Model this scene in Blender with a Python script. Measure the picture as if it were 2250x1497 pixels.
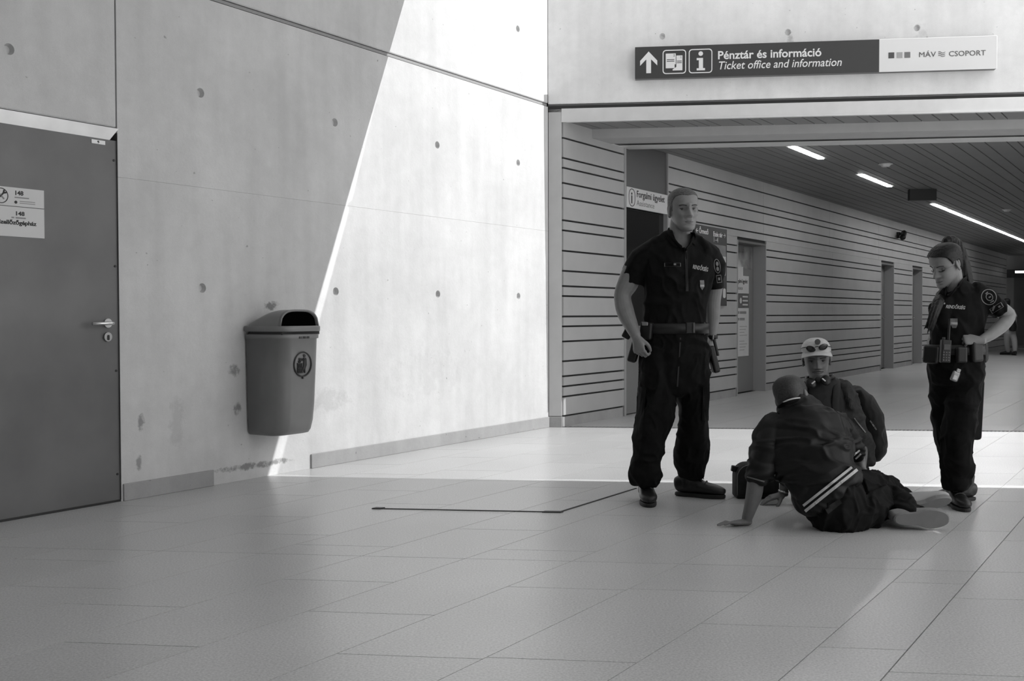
import bpy, bmesh, math, random
from mathutils import Vector, Matrix, noise
random.seed(7)
for _o in list(bpy.data.objects): bpy.data.objects.remove(_o)
SC = bpy.context.scene
COL = SC.collection
R = math.radians

# ------------------------------------------------------------------ camera
F_PX, IMG_W, IMG_H, CAM_H = 2340.0, 2250.0, 1497.0, 1.07
PITCH, ROLL = R(1.36555), R(-0.1396)
_fw = Vector((0, math.cos(PITCH), -math.sin(PITCH)))
_up0 = Vector((0, math.sin(PITCH), math.cos(PITCH)))
_rt0 = Vector((1, 0, 0))
_rt = _rt0*math.cos(ROLL) + _up0*math.sin(ROLL)
_up = -_rt0*math.sin(ROLL) + _up0*math.cos(ROLL)
cam_d = bpy.data.cameras.new('camera'); cam = bpy.data.objects.new('camera', cam_d); COL.objects.link(cam)
cam_d.sensor_width = 36.0; cam_d.lens = 36.0*F_PX/IMG_W; cam_d.clip_end = 200
m3 = Matrix((_rt, _up, -_fw)).transposed()
cam.matrix_world = Matrix.Translation((0, 0, CAM_H)) @ m3.to_4x4()
SC.camera = cam

# ------------------------------------------------------------------ plan of the hall (metres)
COR = Vector((0.34538, 10.1387, 0))                      # foot of the inner corner
A1, A2 = R(32.9304), R(96.85)
D1 = Vector((math.sin(A1), math.cos(A1), 0)); N1 = Vector((math.cos(A1), -math.sin(A1), 0))
D2 = Vector((math.sin(A2), math.cos(A2), 0)); N2 = Vector((math.cos(A2), -math.sin(A2), 0))
COSK = D1.dot(D2); SINK = N1.dot(D2)
ROT1, ROT2 = math.atan2(D1.y, D1.x), math.atan2(D2.y, D2.x)
UP = Vector((0, 0, 1))
def UV(u, v, z=0.0): return COR + D1*u + D2*v + UP*z      # skewed plan grid of the building
def UVl(u, v): p = D1*u + D2*v; return (p.x, p.y)

# ------------------------------------------------------------------ light and exposure
world = bpy.data.worlds.new('sky'); SC.world = world; world.use_nodes = True
world.node_tree.nodes['Background'].inputs[0].default_value = (1, 1, 1, 1)
world.node_tree.nodes['Background'].inputs[1].default_value = 1.95
SC.view_settings.view_transform = 'Standard'; SC.view_settings.look = 'None'
SC.view_settings.exposure = 0.0; SC.view_settings.gamma = 1.0; SC.view_settings.use_curve_mapping = False
U_EDGE0, U_SLOPE = -3.635, 0.42                          # where the light's edge meets the floor, and its lean
LZ, LV = 8.2, 10.5
ld = bpy.data.lights.new('added_beam_spot', 'SPOT'); ld.energy = 12500; ld.shadow_soft_size = 0.01  # unseen spot lamp added to cast the sharp-edged bright zone
ld.spot_size = R(130); ld.spot_blend = 0.2
lo = bpy.data.objects.new('added_beam_spot', ld); COL.objects.link(lo)
lo.location = UV(U_EDGE0 + U_SLOPE*LZ, LV, LZ)
lo.rotation_euler = (UV(-1.5, 1.0, 1.0) - lo.location).to_track_quat('-Z', 'Y').to_euler()

# ------------------------------------------------------------------ helpers
MATS = {}
def mat(name, v, rough=0.6, metal=0.0, spec=0.5, var=0.0, scale=6.0, bump=0.0, bscale=60.0, emit=0.0, detail=4.0, coat=0.0):
    if name in MATS: return MATS[name]
    m = bpy.data.materials.new(name); m.use_nodes = True; nt = m.node_tree; b = nt.nodes['Principled BSDF']
    b.inputs['Base Color'].default_value = (v, v, v, 1); b.inputs['Roughness'].default_value = rough
    b.inputs['Metallic'].default_value = metal; b.inputs['Specular IOR Level'].default_value = spec
    if coat: b.inputs['Coat Weight'].default_value = coat; b.inputs['Coat Roughness'].default_value = 0.15
    tc = nt.nodes.new('ShaderNodeTexCoord')
    if var:
        n = nt.nodes.new('ShaderNodeTexNoise'); n.inputs['Scale'].default_value = scale; n.inputs['Detail'].default_value = detail
        nt.links.new(tc.outputs['Object'], n.inputs['Vector'])
        r = nt.nodes.new('ShaderNodeMapRange'); r.inputs['From Min'].default_value = 0.3; r.inputs['From Max'].default_value = 0.7
        r.inputs['To Min'].default_value = max(v*(1-var), 0.002); r.inputs['To Max'].default_value = v*(1+var)
        nt.links.new(n.outputs['Fac'], r.inputs['Value']); nt.links.new(r.outputs['Result'], b.inputs['Base Color'])
    if bump:
        n2 = nt.nodes.new('ShaderNodeTexNoise'); n2.inputs['Scale'].default_value = bscale; n2.inputs['Detail'].default_value = 3
        nt.links.new(tc.outputs['Object'], n2.inputs['Vector'])
        bp = nt.nodes.new('ShaderNodeBump'); bp.inputs['Strength'].default_value = bump; bp.inputs['Distance'].default_value = 0.01
        nt.links.new(n2.outputs['Fac'], bp.inputs['Height']); nt.links.new(bp.outputs['Normal'], b.inputs['Normal'])
    if emit:
        b.inputs['Emission Color'].default_value = (1, 1, 1, 1); b.inputs['Emission Strength'].default_value = emit
    MATS[name] = m; return m

def link(name, me, m=None, parent=None, loc=None, rz=None):
    o = bpy.data.objects.new(name, me); COL.objects.link(o)
    if m is not None and me is not None and not me.materials: me.materials.append(m)
    if parent: o.parent = parent
    if loc is not None: o.location = loc
    if rz is not None: o.rotation_euler = (0, 0, rz)
    return o
def tag(o, label=None, cat=None, group=None, kind=None):
    for k, v in (('label', label), ('category', cat), ('group', group), ('kind', kind)):
        if v: o[k] = v
    return o
def empty(name, loc, rz=0.0):
    o = bpy.data.objects.new(name, None); COL.objects.link(o); o.location = loc; o.rotation_euler = (0, 0, rz); o.empty_display_size = 0.1; return o
def bm_mesh(bm, name, smooth=False):
    me = bpy.data.meshes.new(name); bm.normal_update(); bm.to_mesh(me); bm.free()
    if smooth: me.polygons.foreach_set('use_smooth', [True]*len(me.polygons))
    return me
def bm_box(bm, x0, x1, y0, y1, z0, z1, bevel=0.0):
    vs = [bm.verts.new(p) for p in ((x0,y0,z0),(x1,y0,z0),(x1,y1,z0),(x0,y1,z0),(x0,y0,z1),(x1,y0,z1),(x1,y1,z1),(x0,y1,z1))]
    fs = [bm.faces.new([vs[i] for i in f]) for f in ((3,2,1,0),(4,5,6,7),(0,1,5,4),(1,2,6,5),(2,3,7,6),(3,0,4,7))]
    if bevel:
        es = set(e for f in fs for e in f.edges)
        bmesh.ops.bevel(bm, geom=list(es), offset=bevel, segments=1, affect='EDGES')
def box(name, x0, x1, y0, y1, z0, z1, m, parent=None, bevel=0.0, loc=None, rz=None):
    bm = bmesh.new(); bm_box(bm, x0, x1, y0, y1, z0, z1, bevel)
    return link(name, bm_mesh(bm, name), m, parent, loc, rz)
def bm_prism(bm, pts, z0, z1, T=None):
    """solid with an outline in x,z swept along y from z0 to z1 (T maps (a,b,h) to a point)"""
    T = T or (lambda a, b, h: (a, h, b))
    lo_ = [bm.verts.new(T(a, b, z0)) for a, b in pts]; hi = [bm.verts.new(T(a, b, z1)) for a, b in pts]
    n = len(pts)
    bm.faces.new(lo_); bm.faces.new(hi[::-1])
    for i in range(n): bm.faces.new((lo_[i], hi[i], hi[(i+1) % n], lo_[(i+1) % n]))
def prism(name, pts, z0, z1, m, parent=None, T=None):
    bm = bmesh.new(); bm_prism(bm, pts, z0, z1, T); bmesh.ops.recalc_face_normals(bm, faces=bm.faces)
    return link(name, bm_mesh(bm, name), m, parent)
def rrect(cx, cz, w, h, r, n=4):
    out = []
    for sx, sz, a0 in ((1, 1, 0), (-1, 1, 90), (-1, -1, 180), (1, -1, 270)):
        for k in range(n+1):
            a = R(a0 + 90*k/n); out.append((cx + sx*(w/2-r) + r*math.cos(a), cz + sz*(h/2-r) + r*math.sin(a)))
    return out
def circ(cx, cz, r, n=24, rz=None): return [(cx + r*math.cos(2*math.pi*k/n), cz + (rz or r)*math.sin(2*math.pi*k/n)) for k in range(n)]
def ring(name, outer, inner, y0, y1, m, parent=None):
    bm = bmesh.new(); n = len(outer)
    L = [[bm.verts.new((a, y, b)) for a, b in o] for o, y in ((outer, y0), (inner, y0), (inner, y1), (outer, y1))]
    for k in range(4):
        A, B = L[k], L[(k+1) % 4]
        for i in range(n): bm.faces.new((A[i], A[(i+1) % n], B[(i+1) % n], B[i]))
    bmesh.ops.recalc_face_normals(bm, faces=bm.faces)
    return link(name, bm_mesh(bm, name), m, parent)
def text(body, size, m, parent, x, y, z, name='lettering', width=None, shear=0.0, offset=0.0, align='LEFT', rot=(R(90), 0, 0), extrude=0.0008):
    cu = bpy.data.curves.new(name, 'FONT'); cu.body = body; cu.size = size; cu.shear = shear; cu.offset = offset
    cu.align_x = align; cu.extrude = extrude; cu.resolution_u = 3
    o = bpy.data.objects.new(name, cu); COL.objects.link(o)
    me = bpy.data.meshes.new_from_object(o.evaluated_get(bpy.context.evaluated_depsgraph_get()))
    bpy.data.objects.remove(o); bpy.data.curves.remove(cu)
    me.materials.clear(); me.materials.append(m)
    sx = 1.0
    if width and me.vertices:
        xs = [v.co.x for v in me.vertices]; sx = width/max(max(xs)-min(xs), 1e-6)
    for v in me.vertices: v.co.x *= sx
    bm = bmesh.new(); bm.from_mesh(me); isl = []; seen = set()
    for v0 in bm.verts:                                   # one object per word
        if v0 in seen: continue
        st_, grp = [v0], []; seen.add(v0)
        while st_:
            v = st_.pop(); grp.append(v)
            for e in v.link_edges:
                w = e.other_vert(v)
                if w not in seen: seen.add(w); st_.append(w)
        isl.append((min(v.co.x for v in grp), max(v.co.x for v in grp), grp))
    isl.sort(key=lambda q: q[0]); words = []; xe = -1e9
    for a, b, g_ in isl:
        if a - xe > .16*size*sx: words.append([])
        words[-1] += g_; xe = max(xe, b)
    t = None
    for wv in words:
        b2 = bmesh.new(); mp = {v: b2.verts.new(v.co) for v in wv}
        for f in {f for v in wv for f in v.link_faces}: b2.faces.new([mp[v] for v in f.verts])
        me2 = bm_mesh(b2, name); me2.materials.append(m)
        t = link(name, me2, None, parent); t.location = (x, y, z); t.rotation_euler = rot
    bm.free(); bpy.data.meshes.remove(me)
    return t
def eval_mods(me, mods):
    o = bpy.data.objects.new('tmp', me); COL.objects.link(o)
    for kind, kw in mods:
        md = o.modifiers.new(kind, kind)
        for k, v in kw.items(): setattr(md, k, v)
    dg = bpy.context.evaluated_depsgraph_get(); dg.update()
    out = bpy.data.meshes.new_from_object(o.evaluated_get(dg), depsgraph=dg)
    bpy.data.objects.remove(o); return out
def at(px, py, Y):                                        # the point of a sight line at plan depth Y
    d = _fw*F_PX + _rt*(px - IMG_W/2) - _up*(py - IMG_H/2)
    return Vector((0, 0, CAM_H)) + d*(Y/d.y)

# ------------------------------------------------------------------ materials
def concrete(name, v, stains=(), bump=0.15):
    m = bpy.data.materials.new(name); m.use_nodes = True; nt = m.node_tree; b = nt.nodes['Principled BSDF']; N = nt.nodes; Lk = nt.links.new
    b.inputs['Roughness'].default_value = 0.75; b.inputs['Specular IOR Level'].default_value = 0.3
    tc = N.new('ShaderNodeTexCoord')
    def nz(scale, detail, vec=None, rough=0.5):
        n = N.new('ShaderNodeTexNoise'); n.inputs['Scale'].default_value = scale; n.inputs['Detail'].default_value = detail; n.inputs['Roughness'].default_value = rough
        Lk(vec or tc.outputs['Object'], n.inputs['Vector']); return n.outputs['Fac']
    def mr(x, a, b_, c, d):
        r = N.new('ShaderNodeMapRange'); r.inputs['From Min'].default_value = a; r.inputs['From Max'].default_value = b_
        r.inputs['To Min'].default_value = c; r.inputs['To Max'].default_value = d; Lk(x, r.inputs['Value']); return r.outputs['Result']
    def mu(x, y, op='MULTIPLY'):
        q = N.new('ShaderNodeMath'); q.operation = op
        for i, s in enumerate((x, y)):
            if isinstance(s, (int, float)): q.inputs[i].default_value = s
            else: Lk(s, q.inputs[i])
        return q.outputs[0]
    mp = N.new('ShaderNodeMapping'); mp.inputs['Scale'].default_value = (7, 7, 0.8); Lk(tc.outputs['Object'], mp.inputs['Vector'])
    f = mr(nz(1.3, 4), 0.3, 0.7, 0.90, 1.08)
    f = mu(f, mr(nz(9, 5, None, 0.65), 0.3, 0.7, 0.95, 1.04))
    f = mu(f, mr(nz(1.0, 3, mp.outputs['Vector']), 0.35, 0.75, 1.03, 0.93))
    f = mu(f, mr(nz(160, 2), 0.2, 0.8, 0.95, 1.05))
    pores = nz(28, 2, None, 0.4); f = mu(f, mr(pores, 0.22, 0.27, 0.6, 1.0))
    sep = N.new('ShaderNodeSeparateXYZ'); Lk(tc.outputs['Object'], sep.inputs[0])
    wob = nz(14, 5, None, 0.7)
    for (sx, sz, rx, rz, k) in stains:
        dx = mu(mu(sep.outputs[0], -sx, 'ADD'), 1.0/rx); dz = mu(mu(sep.outputs[2], -sz, 'ADD'), 1.0/rz)
        d2 = mu(mu(dx, dx), mu(dz, dz), 'ADD')
        d3 = mu(d2, mr(wob, 0.35, 0.65, -1.0, 1.0), 'ADD')
        f = mu(f, mr(d3, 0.1, 1.2, 1.0-k, 1.0))
    col = mu(f, v); Lk(col, b.inputs['Base Color'])
    bp = N.new('ShaderNodeBump'); bp.inputs['Strength'].default_value = bump; bp.inputs['Distance'].default_value = 0.01
    Lk(nz(45, 4), bp.inputs['Height']); Lk(bp.outputs['Normal'], b.inputs['Normal'])
    MATS[name] = m; return m
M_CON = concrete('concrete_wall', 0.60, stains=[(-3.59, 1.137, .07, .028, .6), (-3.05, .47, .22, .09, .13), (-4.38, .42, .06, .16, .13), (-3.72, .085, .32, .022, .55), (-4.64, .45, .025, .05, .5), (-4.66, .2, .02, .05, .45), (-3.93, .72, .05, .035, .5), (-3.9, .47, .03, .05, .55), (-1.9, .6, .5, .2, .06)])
M_CONB = concrete('concrete_bulkhead', 0.84, stains=[(2.24, 3.55, .03, .12, .3), (3.4, 3.6, .05, .12, .15)], bump=.02)
def terrazzo(name, v):
    m = bpy.data.materials.new(name); m.use_nodes = True; nt = m.node_tree; b = nt.nodes['Principled BSDF']; N = nt.nodes; Lk = nt.links.new
    g = N.new('ShaderNodeNewGeometry')
    def nz(s, d, r=0.5):
        n = N.new('ShaderNodeTexNoise'); n.inputs['Scale'].default_value = s; n.inputs['Detail'].default_value = d; n.inputs['Roughness'].default_value = r
        Lk(g.outputs['Position'], n.inputs['Vector']); return n.outputs['Fac']
    def mr(x, a, b_, c, d):
        r = N.new('ShaderNodeMapRange'); r.inputs['From Min'].default_value = a; r.inputs['From Max'].default_value = b_
        r.inputs['To Min'].default_value = c; r.inputs['To Max'].default_value = d; Lk(x, r.inputs['Value']); return r.outputs['Result']
    def mu(x, y):
        q = N.new('ShaderNodeMath'); q.operation = 'MULTIPLY'
        for i, s in enumerate((x, y)):
            if isinstance(s, (int, float)): q.inputs[i].default_value = s
            else: Lk(s, q.inputs[i])
        return q.outputs[0]
    f = mr(nz(120, 2, .6), .3, .7, .78, 1.22)
    f = mu(f, mr(nz(1.1, 3), .3, .7, .93, 1.05))
    oi = N.new('ShaderNodeObjectInfo'); f = mu(f, mr(oi.outputs['Random'], 0, 1, .965, 1.03))
    Lk(mu(f, v), b.inputs['Base Color'])
    b.inputs['Roughness'].default_value = 0.30
    b.inputs['Specular IOR Level'].default_value = 0.95
    bp = N.new('ShaderNodeBump'); bp.inputs['Strength'].default_value = 0.05; bp.inputs['Distance'].default_value = 0.01
    Lk(nz(60, 3), bp.inputs['Height']); Lk(bp.outputs['Normal'], b.inputs['Normal'])
    MATS[name] = m; return m
M_TILE = terrazzo('terrazzo_tile', 0.55)
M_JOINT = mat('joint_grout', 0.06, 0.9)
M_BOARD = mat('painted_board', 0.43, 0.5, spec=0.35, var=0.05, scale=3, bump=0.03)
M_GAP = mat('shadow_gap_backing', 0.03, 0.9)
M_FRAME = mat('aluminium_frame', 0.78, 0.4, metal=0.3, var=0.05)
M_BASE = concrete('stone_skirting', 0.36)
M_STEEL = mat('brushed_steel_door', 0.14, 0.45, metal=0.3, var=0.16, scale=2.3, bump=0.10, bscale=3.0)
M_CHROME = mat('satin_chrome', 0.75, 0.22, metal=1.0)
M_WHITE = mat('white_sign_face', 0.85, 0.4)
M_OFFW = mat('off_white_plate', 0.62, 0.5, var=0.03)
M_DARKSIGN = mat('dark_sign_face', 0.055, 0.4)
M_BLACK = mat('black_plastic', 0.012, 0.45)
M_INK = mat('black_print', 0.02, 0.6)
M_GREYINK = mat('grey_print', 0.25, 0.6)
M_CEIL = mat('ceiling_board', 0.20, 0.55, var=0.05, scale=2)
M_DOORG = mat('grey_door_paint', 0.20, 0.4, var=0.06, scale=3)
M_GLASSD = mat('dark_door_glass', 0.02, 0.08, spec=0.7)
M_LED = mat('led_tube', 0.9, 0.5, emit=36.0)
# ------------------------------------------------------------------ floor with its slabs
floor = tag(empty('floor', COR), kind='structure')
def quad_slab(bm, c, z0, z1):
    lo_ = [bm.verts.new((x, y, z0)) for x, y in c]; hi = [bm.verts.new((x, y, z1)) for x, y in c]
    bm.faces.new(lo_[::-1]); bm.faces.new(hi)
    for i in range(4): bm.faces.new((lo_[i], lo_[(i+1) % 4], hi[(i+1) % 4], hi[i]))
def skew(u0, u1, v0, v1): return [UVl(u0, v0), UVl(u0, v1), UVl(u1, v1), UVl(u1, v0)]
bm = bmesh.new(); quad_slab(bm, skew(-15, 32, -0.3, 14), -0.12, -0.006)
link('screed', bm_mesh(bm, 'screed'), M_JOINT, floor)
GAPJ = 0.0022
slab_cache = {}
HATCH = (-4.87, -3.93, 1.57, 2.577)                      # u0 u1 v0 v1 of the access hatch
def slab(u0, u1, v0, v1, name='tile'):
    key = (round(u1-u0, 3), round(v1-v0, 3))
    if key not in slab_cache:
        bm = bmesh.new(); a, b_ = key; g = GAPJ
        quad_slab(bm, skew(g, a-g, g, b_-g), -0.03, 0.0); slab_cache[key] = bm_mesh(bm, 'tile')
    o = link(name, slab_cache[key], M_TILE, floor); x, y = UVl(u0, v0); o.location = (x, y, 0); return o
cols = [0.42*k - 0.005 for k in range(0, 11)] + [4.446 + 0.42*k for k in range(0, 5)]
cols = [c/SINK for c in cols]; cols[0] = -0.02
TL = 0.985
phase = [0.0, .5, .25, .75, 0.0, .5, 0.02, .52, .5, .0, .25, .5, .0, .25, .75, .5, 0, .25, .5, .75]
def ucut(u0, u1, ph):
    us = [u0]; u = u1 - ph*TL if ph > 0.05 else u1 - TL
    while u > u0 + 0.12: us.append(u); u -= TL
    us.append(u1); return sorted(us)
for i in range(len(cols)-1):
    v0, v1 = cols[i], cols[i+1]
    for (a, b_) in ((-8.6, -6.132), (-6.132, -0.0), (0.10, 6.1)):
        if a < -7 and v0 < 0.3: pass
        us = ucut(a, b_, phase[i])
        for k in range(len(us)-1): slab(us[k], us[k+1], v0, v1)
bm = bmesh.new(); quad_slab(bm, skew(-15, -8.6, -0.02, cols[-1]), -0.03, 0); quad_slab(bm, skew(6.1, 30, -0.02, cols[-1]), -0.03, 0)
quad_slab(bm, skew(-15, 30, cols[-1], 14), -0.03, 0)
link('paving', bm_mesh(bm, 'paving'), M_TILE, floor)
# access hatch: two thin steel angles standing a hair proud, with lifting corners
h = tag(empty('access_hatch_frame', UV(HATCH[0], HATCH[2])), 'thin dark metal edge of a floor hatch left of the standing policeman', 'hatch frame')
def hbar(name, c, z1=0.004):
    bm = bmesh.new(); quad_slab(bm, c, -0.02, z1); return link(name, bm_mesh(bm, name), mat('dark_steel_edge', 0.05, 0.5, metal=0.6), h)
du, dv = HATCH[1]-HATCH[0], HATCH[3]-HATCH[2]
hbar('front_edge', skew(0, .012, 0, dv)); hbar('side_edge', skew(0, du, dv-.012, dv))
hbar('corner_lug', skew(-.008, .03, -.03, .02), .006); hbar('corner_lug', skew(-.012, .02, dv-.09, dv+.01), .006)
# drain grate across the passage mouth
g = tag(empty('drain_grate', UV(0.05, 0.16)), 'narrow slotted drain grate across the mouth of the passage', 'drain grate')
bm = bmesh.new(); quad_slab(bm, skew(-.045, .045, 0, 8), -.03, -.008); link('channel', bm_mesh(bm, 'channel'), M_BLACK, g)
for nm, a, b_ in (('edge_rail', -.048, -.036), ('edge_rail', .036, .048)):
    bm = bmesh.new(); quad_slab(bm, skew(a, b_, 0, 8), -.02, .001); link(nm, bm_mesh(bm, nm), mat('galvanised_steel', .3, .45, metal=.7), g)
bm = bmesh.new(); v = 0.03
while v < 7.97: quad_slab(bm, skew(-.036, .036, v, v+.012), -.02, 0); v += .035
tag(link('grate_bars', bm_mesh(bm, 'grate_bars'), MATS['galvanised_steel'], g), kind='stuff')

# ------------------------------------------------------------------ left concrete wall (frame: x along the wall, -y into the hall)
wall_left = tag(empty('wall_left', COR, ROT1), kind='structure')
def cone_cutters(pts, y, r0=0.029, r1=0.022, dep=0.03):
    bm = bmesh.new()
    for (x, z) in pts:
        a = [bm.verts.new((x + (r0+.002)*math.cos(t), y-.004, z + (r0+.002)*math.sin(t))) for t in [2*math.pi*k/20 for k in range(20)]]
        c = [bm.verts.new((x + r1*math.cos(t), y+dep, z + r1*math.sin(t))) for t in [2*math.pi*k/20 for k in range(20)]]
        bm.faces.new(a); bm.faces.new(c[::-1])
        for k in range(20): bm.faces.new((a[k], c[k], c[(k+1) % 20], a[(k+1) % 20]))
    bmesh.ops.recalc_face_normals(bm, faces=bm.faces)
    return bm_mesh(bm, 'cut')
def panel(name, x0, x1, z0, z1, m, parent, holes=(), th=0.2, bevel=0.006, y=0.0):
    bm = bmesh.new(); bm_box(bm, x0, x1, y, y+th, z0, z1, bevel); me = bm_mesh(bm, name)
    hs = [p for p in holes if x0 < p[0] < x1 and z0 < p[1] < z1]
    if hs:
        co = bpy.data.objects.new('cut', cone_cutters(hs, y)); COL.objects.link(co)
        me = eval_mods(me, [('BOOLEAN', dict(operation='DIFFERENCE', object=co, solver='EXACT'))]); bpy.data.objects.remove(co)
    me.materials.clear()
    return link(name, me, m, parent)
holes = [(-0.525 - 1.218*k, z) for k in range(6) for z in (1.243, 2.452, 3.66)] + [(-5.44, 2.46)]
holes = [h_ for h_ in holes if not (h_[0] < -5.0 and h_[1] < 2.3)]
holes = [h_ for h_ in holes if abs(h_[0]+5.397) > .03 and h_[0] > -6.2] + [(-5.44, 3.66)]
holes = [h_ for h_ in holes if not (h_[0] < -4.5 and abs(h_[1]-1.243) < .1)]
DZ = 2.118; DX0, DX1 = -5.98, -4.782                      # steel door opening
DP = -0.0
box('wall_core', -14, 0.0, 0.12, 0.35, 0, 5.2, M_GAP, wall_left)
panel('concrete_panel', DX1-.004, 0.0, 0.0, 1.8668, M_CON, wall_left, holes, bevel=.0008)
panel('concrete_panel', DX1-.004, 0.0, 1.8675, 3.042, M_CON, wall_left, holes, bevel=.0008)
panel('concrete_panel', -9.0, DX1-.010, DZ+.03, 3.042, M_CON, wall_left, holes)
panel('concrete_panel', -9.0, 0.0, 3.076, 5.2, M_CON, wall_left, holes)
panel('concrete_panel', -14.0, -9.004, 0.0, 5.2, M_CON, wall_left)
panel('concrete_panel', -9.0, DX0-.004, 0.0, DZ, M_CON, wall_left)
box('groove_strip', -9, -0.0, .012, .06, 3.05, 3.07, mat('groove_strip', .3, .7), wall_left)
# skirting
bl = tag(empty('baseboard_left', COR, ROT1), kind='structure')
for a, b_ in ((-4.775, -4.107), (-3.232, 0.0)):
    box('skirting_board', a, b_, -0.012, 0.03, 0.0, 0.10, M_BASE, bl, bevel=.003)

# ------------------------------------------------------------------ steel door
d1 = tag(empty('door_1', COR + D1*DX0, ROT1), kind='structure')
dw = DX1 - DX0
box('door_leaf', 0, dw-.004, .05, .10, 0.012, DZ-.045, M_STEEL, d1)
bm = bmesh.new(); bm_prism(bm, [(0.0, DZ-.05), (0.0, DZ+.024), (dw, DZ+.024), (dw-.055, DZ-.05)], .0, .05); bmesh.ops.recalc_face_normals(bm, faces=bm.faces)
bm.free()
# lintel: a folded steel reveal, its pale colour painting reflected light, sloping back to the leaf, mitred at its end
bm = bmesh.new()
vs = [bm.verts.new(p) for p in ((-.2, -.004, DZ+.024), (dw+.002, -.004, DZ+.024), (dw+.002, -.004, DZ+.023), (dw-.05, .014, DZ-.050), (-.2, .014, DZ-.050), (-.2, -.004, DZ+.023), (-.2, .06, DZ+.024), (dw+.002, .06, DZ+.024))]
bm.faces.new((vs[0], vs[1], vs[2], vs[5])); bm.faces.new((vs[5], vs[2], vs[3], vs[4])); bm.faces.new((vs[0], vs[6], vs[7], vs[1])); bm.faces.new((vs[1], vs[7], vs[3], vs[2])); bm.faces.new((vs[6], vs[4], vs[3], vs[7])); bm.faces.new((vs[0], vs[5], vs[4], vs[6]))
bmesh.ops.recalc_face_normals(bm, faces=bm.faces)
link('lintel_reveal', bm_mesh(bm, 'lintel_reveal'), mat('lit_painted_reveal', .85, .35, metal=.25, var=.12, scale=4, bump=.05, bscale=4), d1)
box('side_jamb', dw-.0045, dw, .0, .10, 0.012, DZ, M_STEEL, d1)
box('threshold_gap', 0, dw, .004, .1, 0.0, .012, M_BLACK, d1)
hx = -4.862 - DX0
def cyl_y(name, cx, cz, r, y0, y1, m, parent, n=20): return prism(name, circ(cx, cz, r, n), y0, y1, m, parent)
hd = cyl_y('door_handle', hx, 1.03, .026, .036, .052, M_CHROME, d1)
def tube_mesh(name, pts, r, m, parent=None, n=10, closed=False):
    """round bar through the points"""
    bm = bmesh.new(); P = [Vector(p) for p in pts]; rings = []
    k = len(P); prev = None
    for i in range(k):
        t = (P[min(i+1, k-1)] - P[max(i-1, 0)]).normalized() if not closed else (P[(i+1) % k] - P[i-1]).normalized()
        a = prev if prev is not None else (Vector((0, 0, 1)) if abs(t.z) < .9 else Vector((1, 0, 0)))
        s = (a - t*a.dot(t)).normalized(); prev = s; q = t.cross(s)
        rr = r[i] if isinstance(r, (list, tuple)) else r
        rings.append([bm.verts.new(P[i] + (s*math.cos(2*math.pi*j/n) + q*math.sin(2*math.pi*j/n))*rr) for j in range(n)])
    for i in range(k if closed else k-1):
        A, B = rings[i], rings[(i+1) % k]
        for j in range(n): bm.faces.new((A[j], A[(j+1) % n], B[(j+1) % n], B[j]))
    if not closed: bm.faces.new(rings[0][::-1]); bm.faces.new(rings[-1])
    bmesh.ops.recalc_face_normals(bm, faces=bm.faces)
    return link(name, bm_mesh(bm, name, True), m, parent)
tube_mesh('lever', [(hx, .045, 1.03), (hx, -.005, 1.03), (hx-.004, -.014, 1.03), (hx-.02, -.018, 1.03), (hx-.14, -.016, 1.028)], .0095, M_CHROME, hd)
es = cyl_y('key_escutcheon', hx, .952, .026, .038, .052, mat('dull_steel', .35, .4, metal=.9), d1)
prism('key_cylinder', rrect(hx, .948, .012, .03, .005), .034, .052, M_BLACK, es)
for z in (1.96, 1.356, .756, .16): cyl_y('screw', dw-.022, z, .007, .046, .052, M_BLACK, d1, 10)
sx0 = -5.96 - DX0
def dsign(name, z0, z1): return box(name, sx0, -5.247-DX0, .046, .0505, z0, z1, M_OFFW, d1)
pa = dsign('notice_plate', 1.648, 1.745); pb = dsign('notice_plate', 1.488, 1.644)
YT = .0455
def dt(s, size, x, z, par, m=M_INK, w=None, off=.0): return text(s, size, m, par, x-DX0, YT, z, width=w, offset=off)
dt('148', .032, -5.418, 1.707, pa, w=.045, off=.0008); box('print_line', -5.416-DX0, -5.335-DX0, YT-.0005, YT+.0005, 1.691, 1.697, M_GREYINK, pa)
[box('print_line', -5.388-DX0, -5.30-DX0, YT-.0005, YT+.0005, z_, z_+.0035, M_GREYINK, pa) for z_ in (1.674, 1.664)]
cyl_y('dot_mark', -5.410-DX0, 1.669, .008, YT-.001, YT+.001, M_INK, pa, 12)
ring('pictogram_ring', circ(-5.492-DX0, 1.697, .040), circ(-5.492-DX0, 1.697, .036), YT-.001, YT+.001, M_INK, pa)
for a, c in ((45, M_INK), (-45, M_GREYINK)):
    bm = bmesh.new(); bm_box(bm, -.03, .024, YT-.001, YT+.001, -.004, .004)
    if a > 0: bm_prism(bm, [(.018, -.004), (.03, -.012), (.038, -.006), (.028, 0), (.038, .006), (.03, .012), (.018, .004)], YT-.001, YT+.001)
    bmesh.ops.rotate(bm, verts=bm.verts, cent=(0, 0, 0), matrix=Matrix.Rotation(R(-a), 3, 'Y')); bmesh.ops.translate(bm, verts=bm.verts, vec=(-5.492-DX0, 0, 1.697))
    link('tool_pictogram', bm_mesh(bm, 'tool_pictogram'), c, pa)
dt('148', .030, -5.416, 1.600, pb, w=.048, off=.0008); [box('print_line', a_-DX0, b_-DX0, YT-.0005, YT+.0005, 1.584, 1.591, M_GREYINK, pb) for a_, b_ in ((-5.435, -5.42), (-5.412, -5.355))]
dt('Szellőzőgépház', .030, -5.512, 1.552, pb, w=.218, off=.0009)
st = box('safety_sticker', -4.95-DX0, -4.862-DX0, .046, .0505, 2.040, 2.062, M_WHITE, d1)
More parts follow.
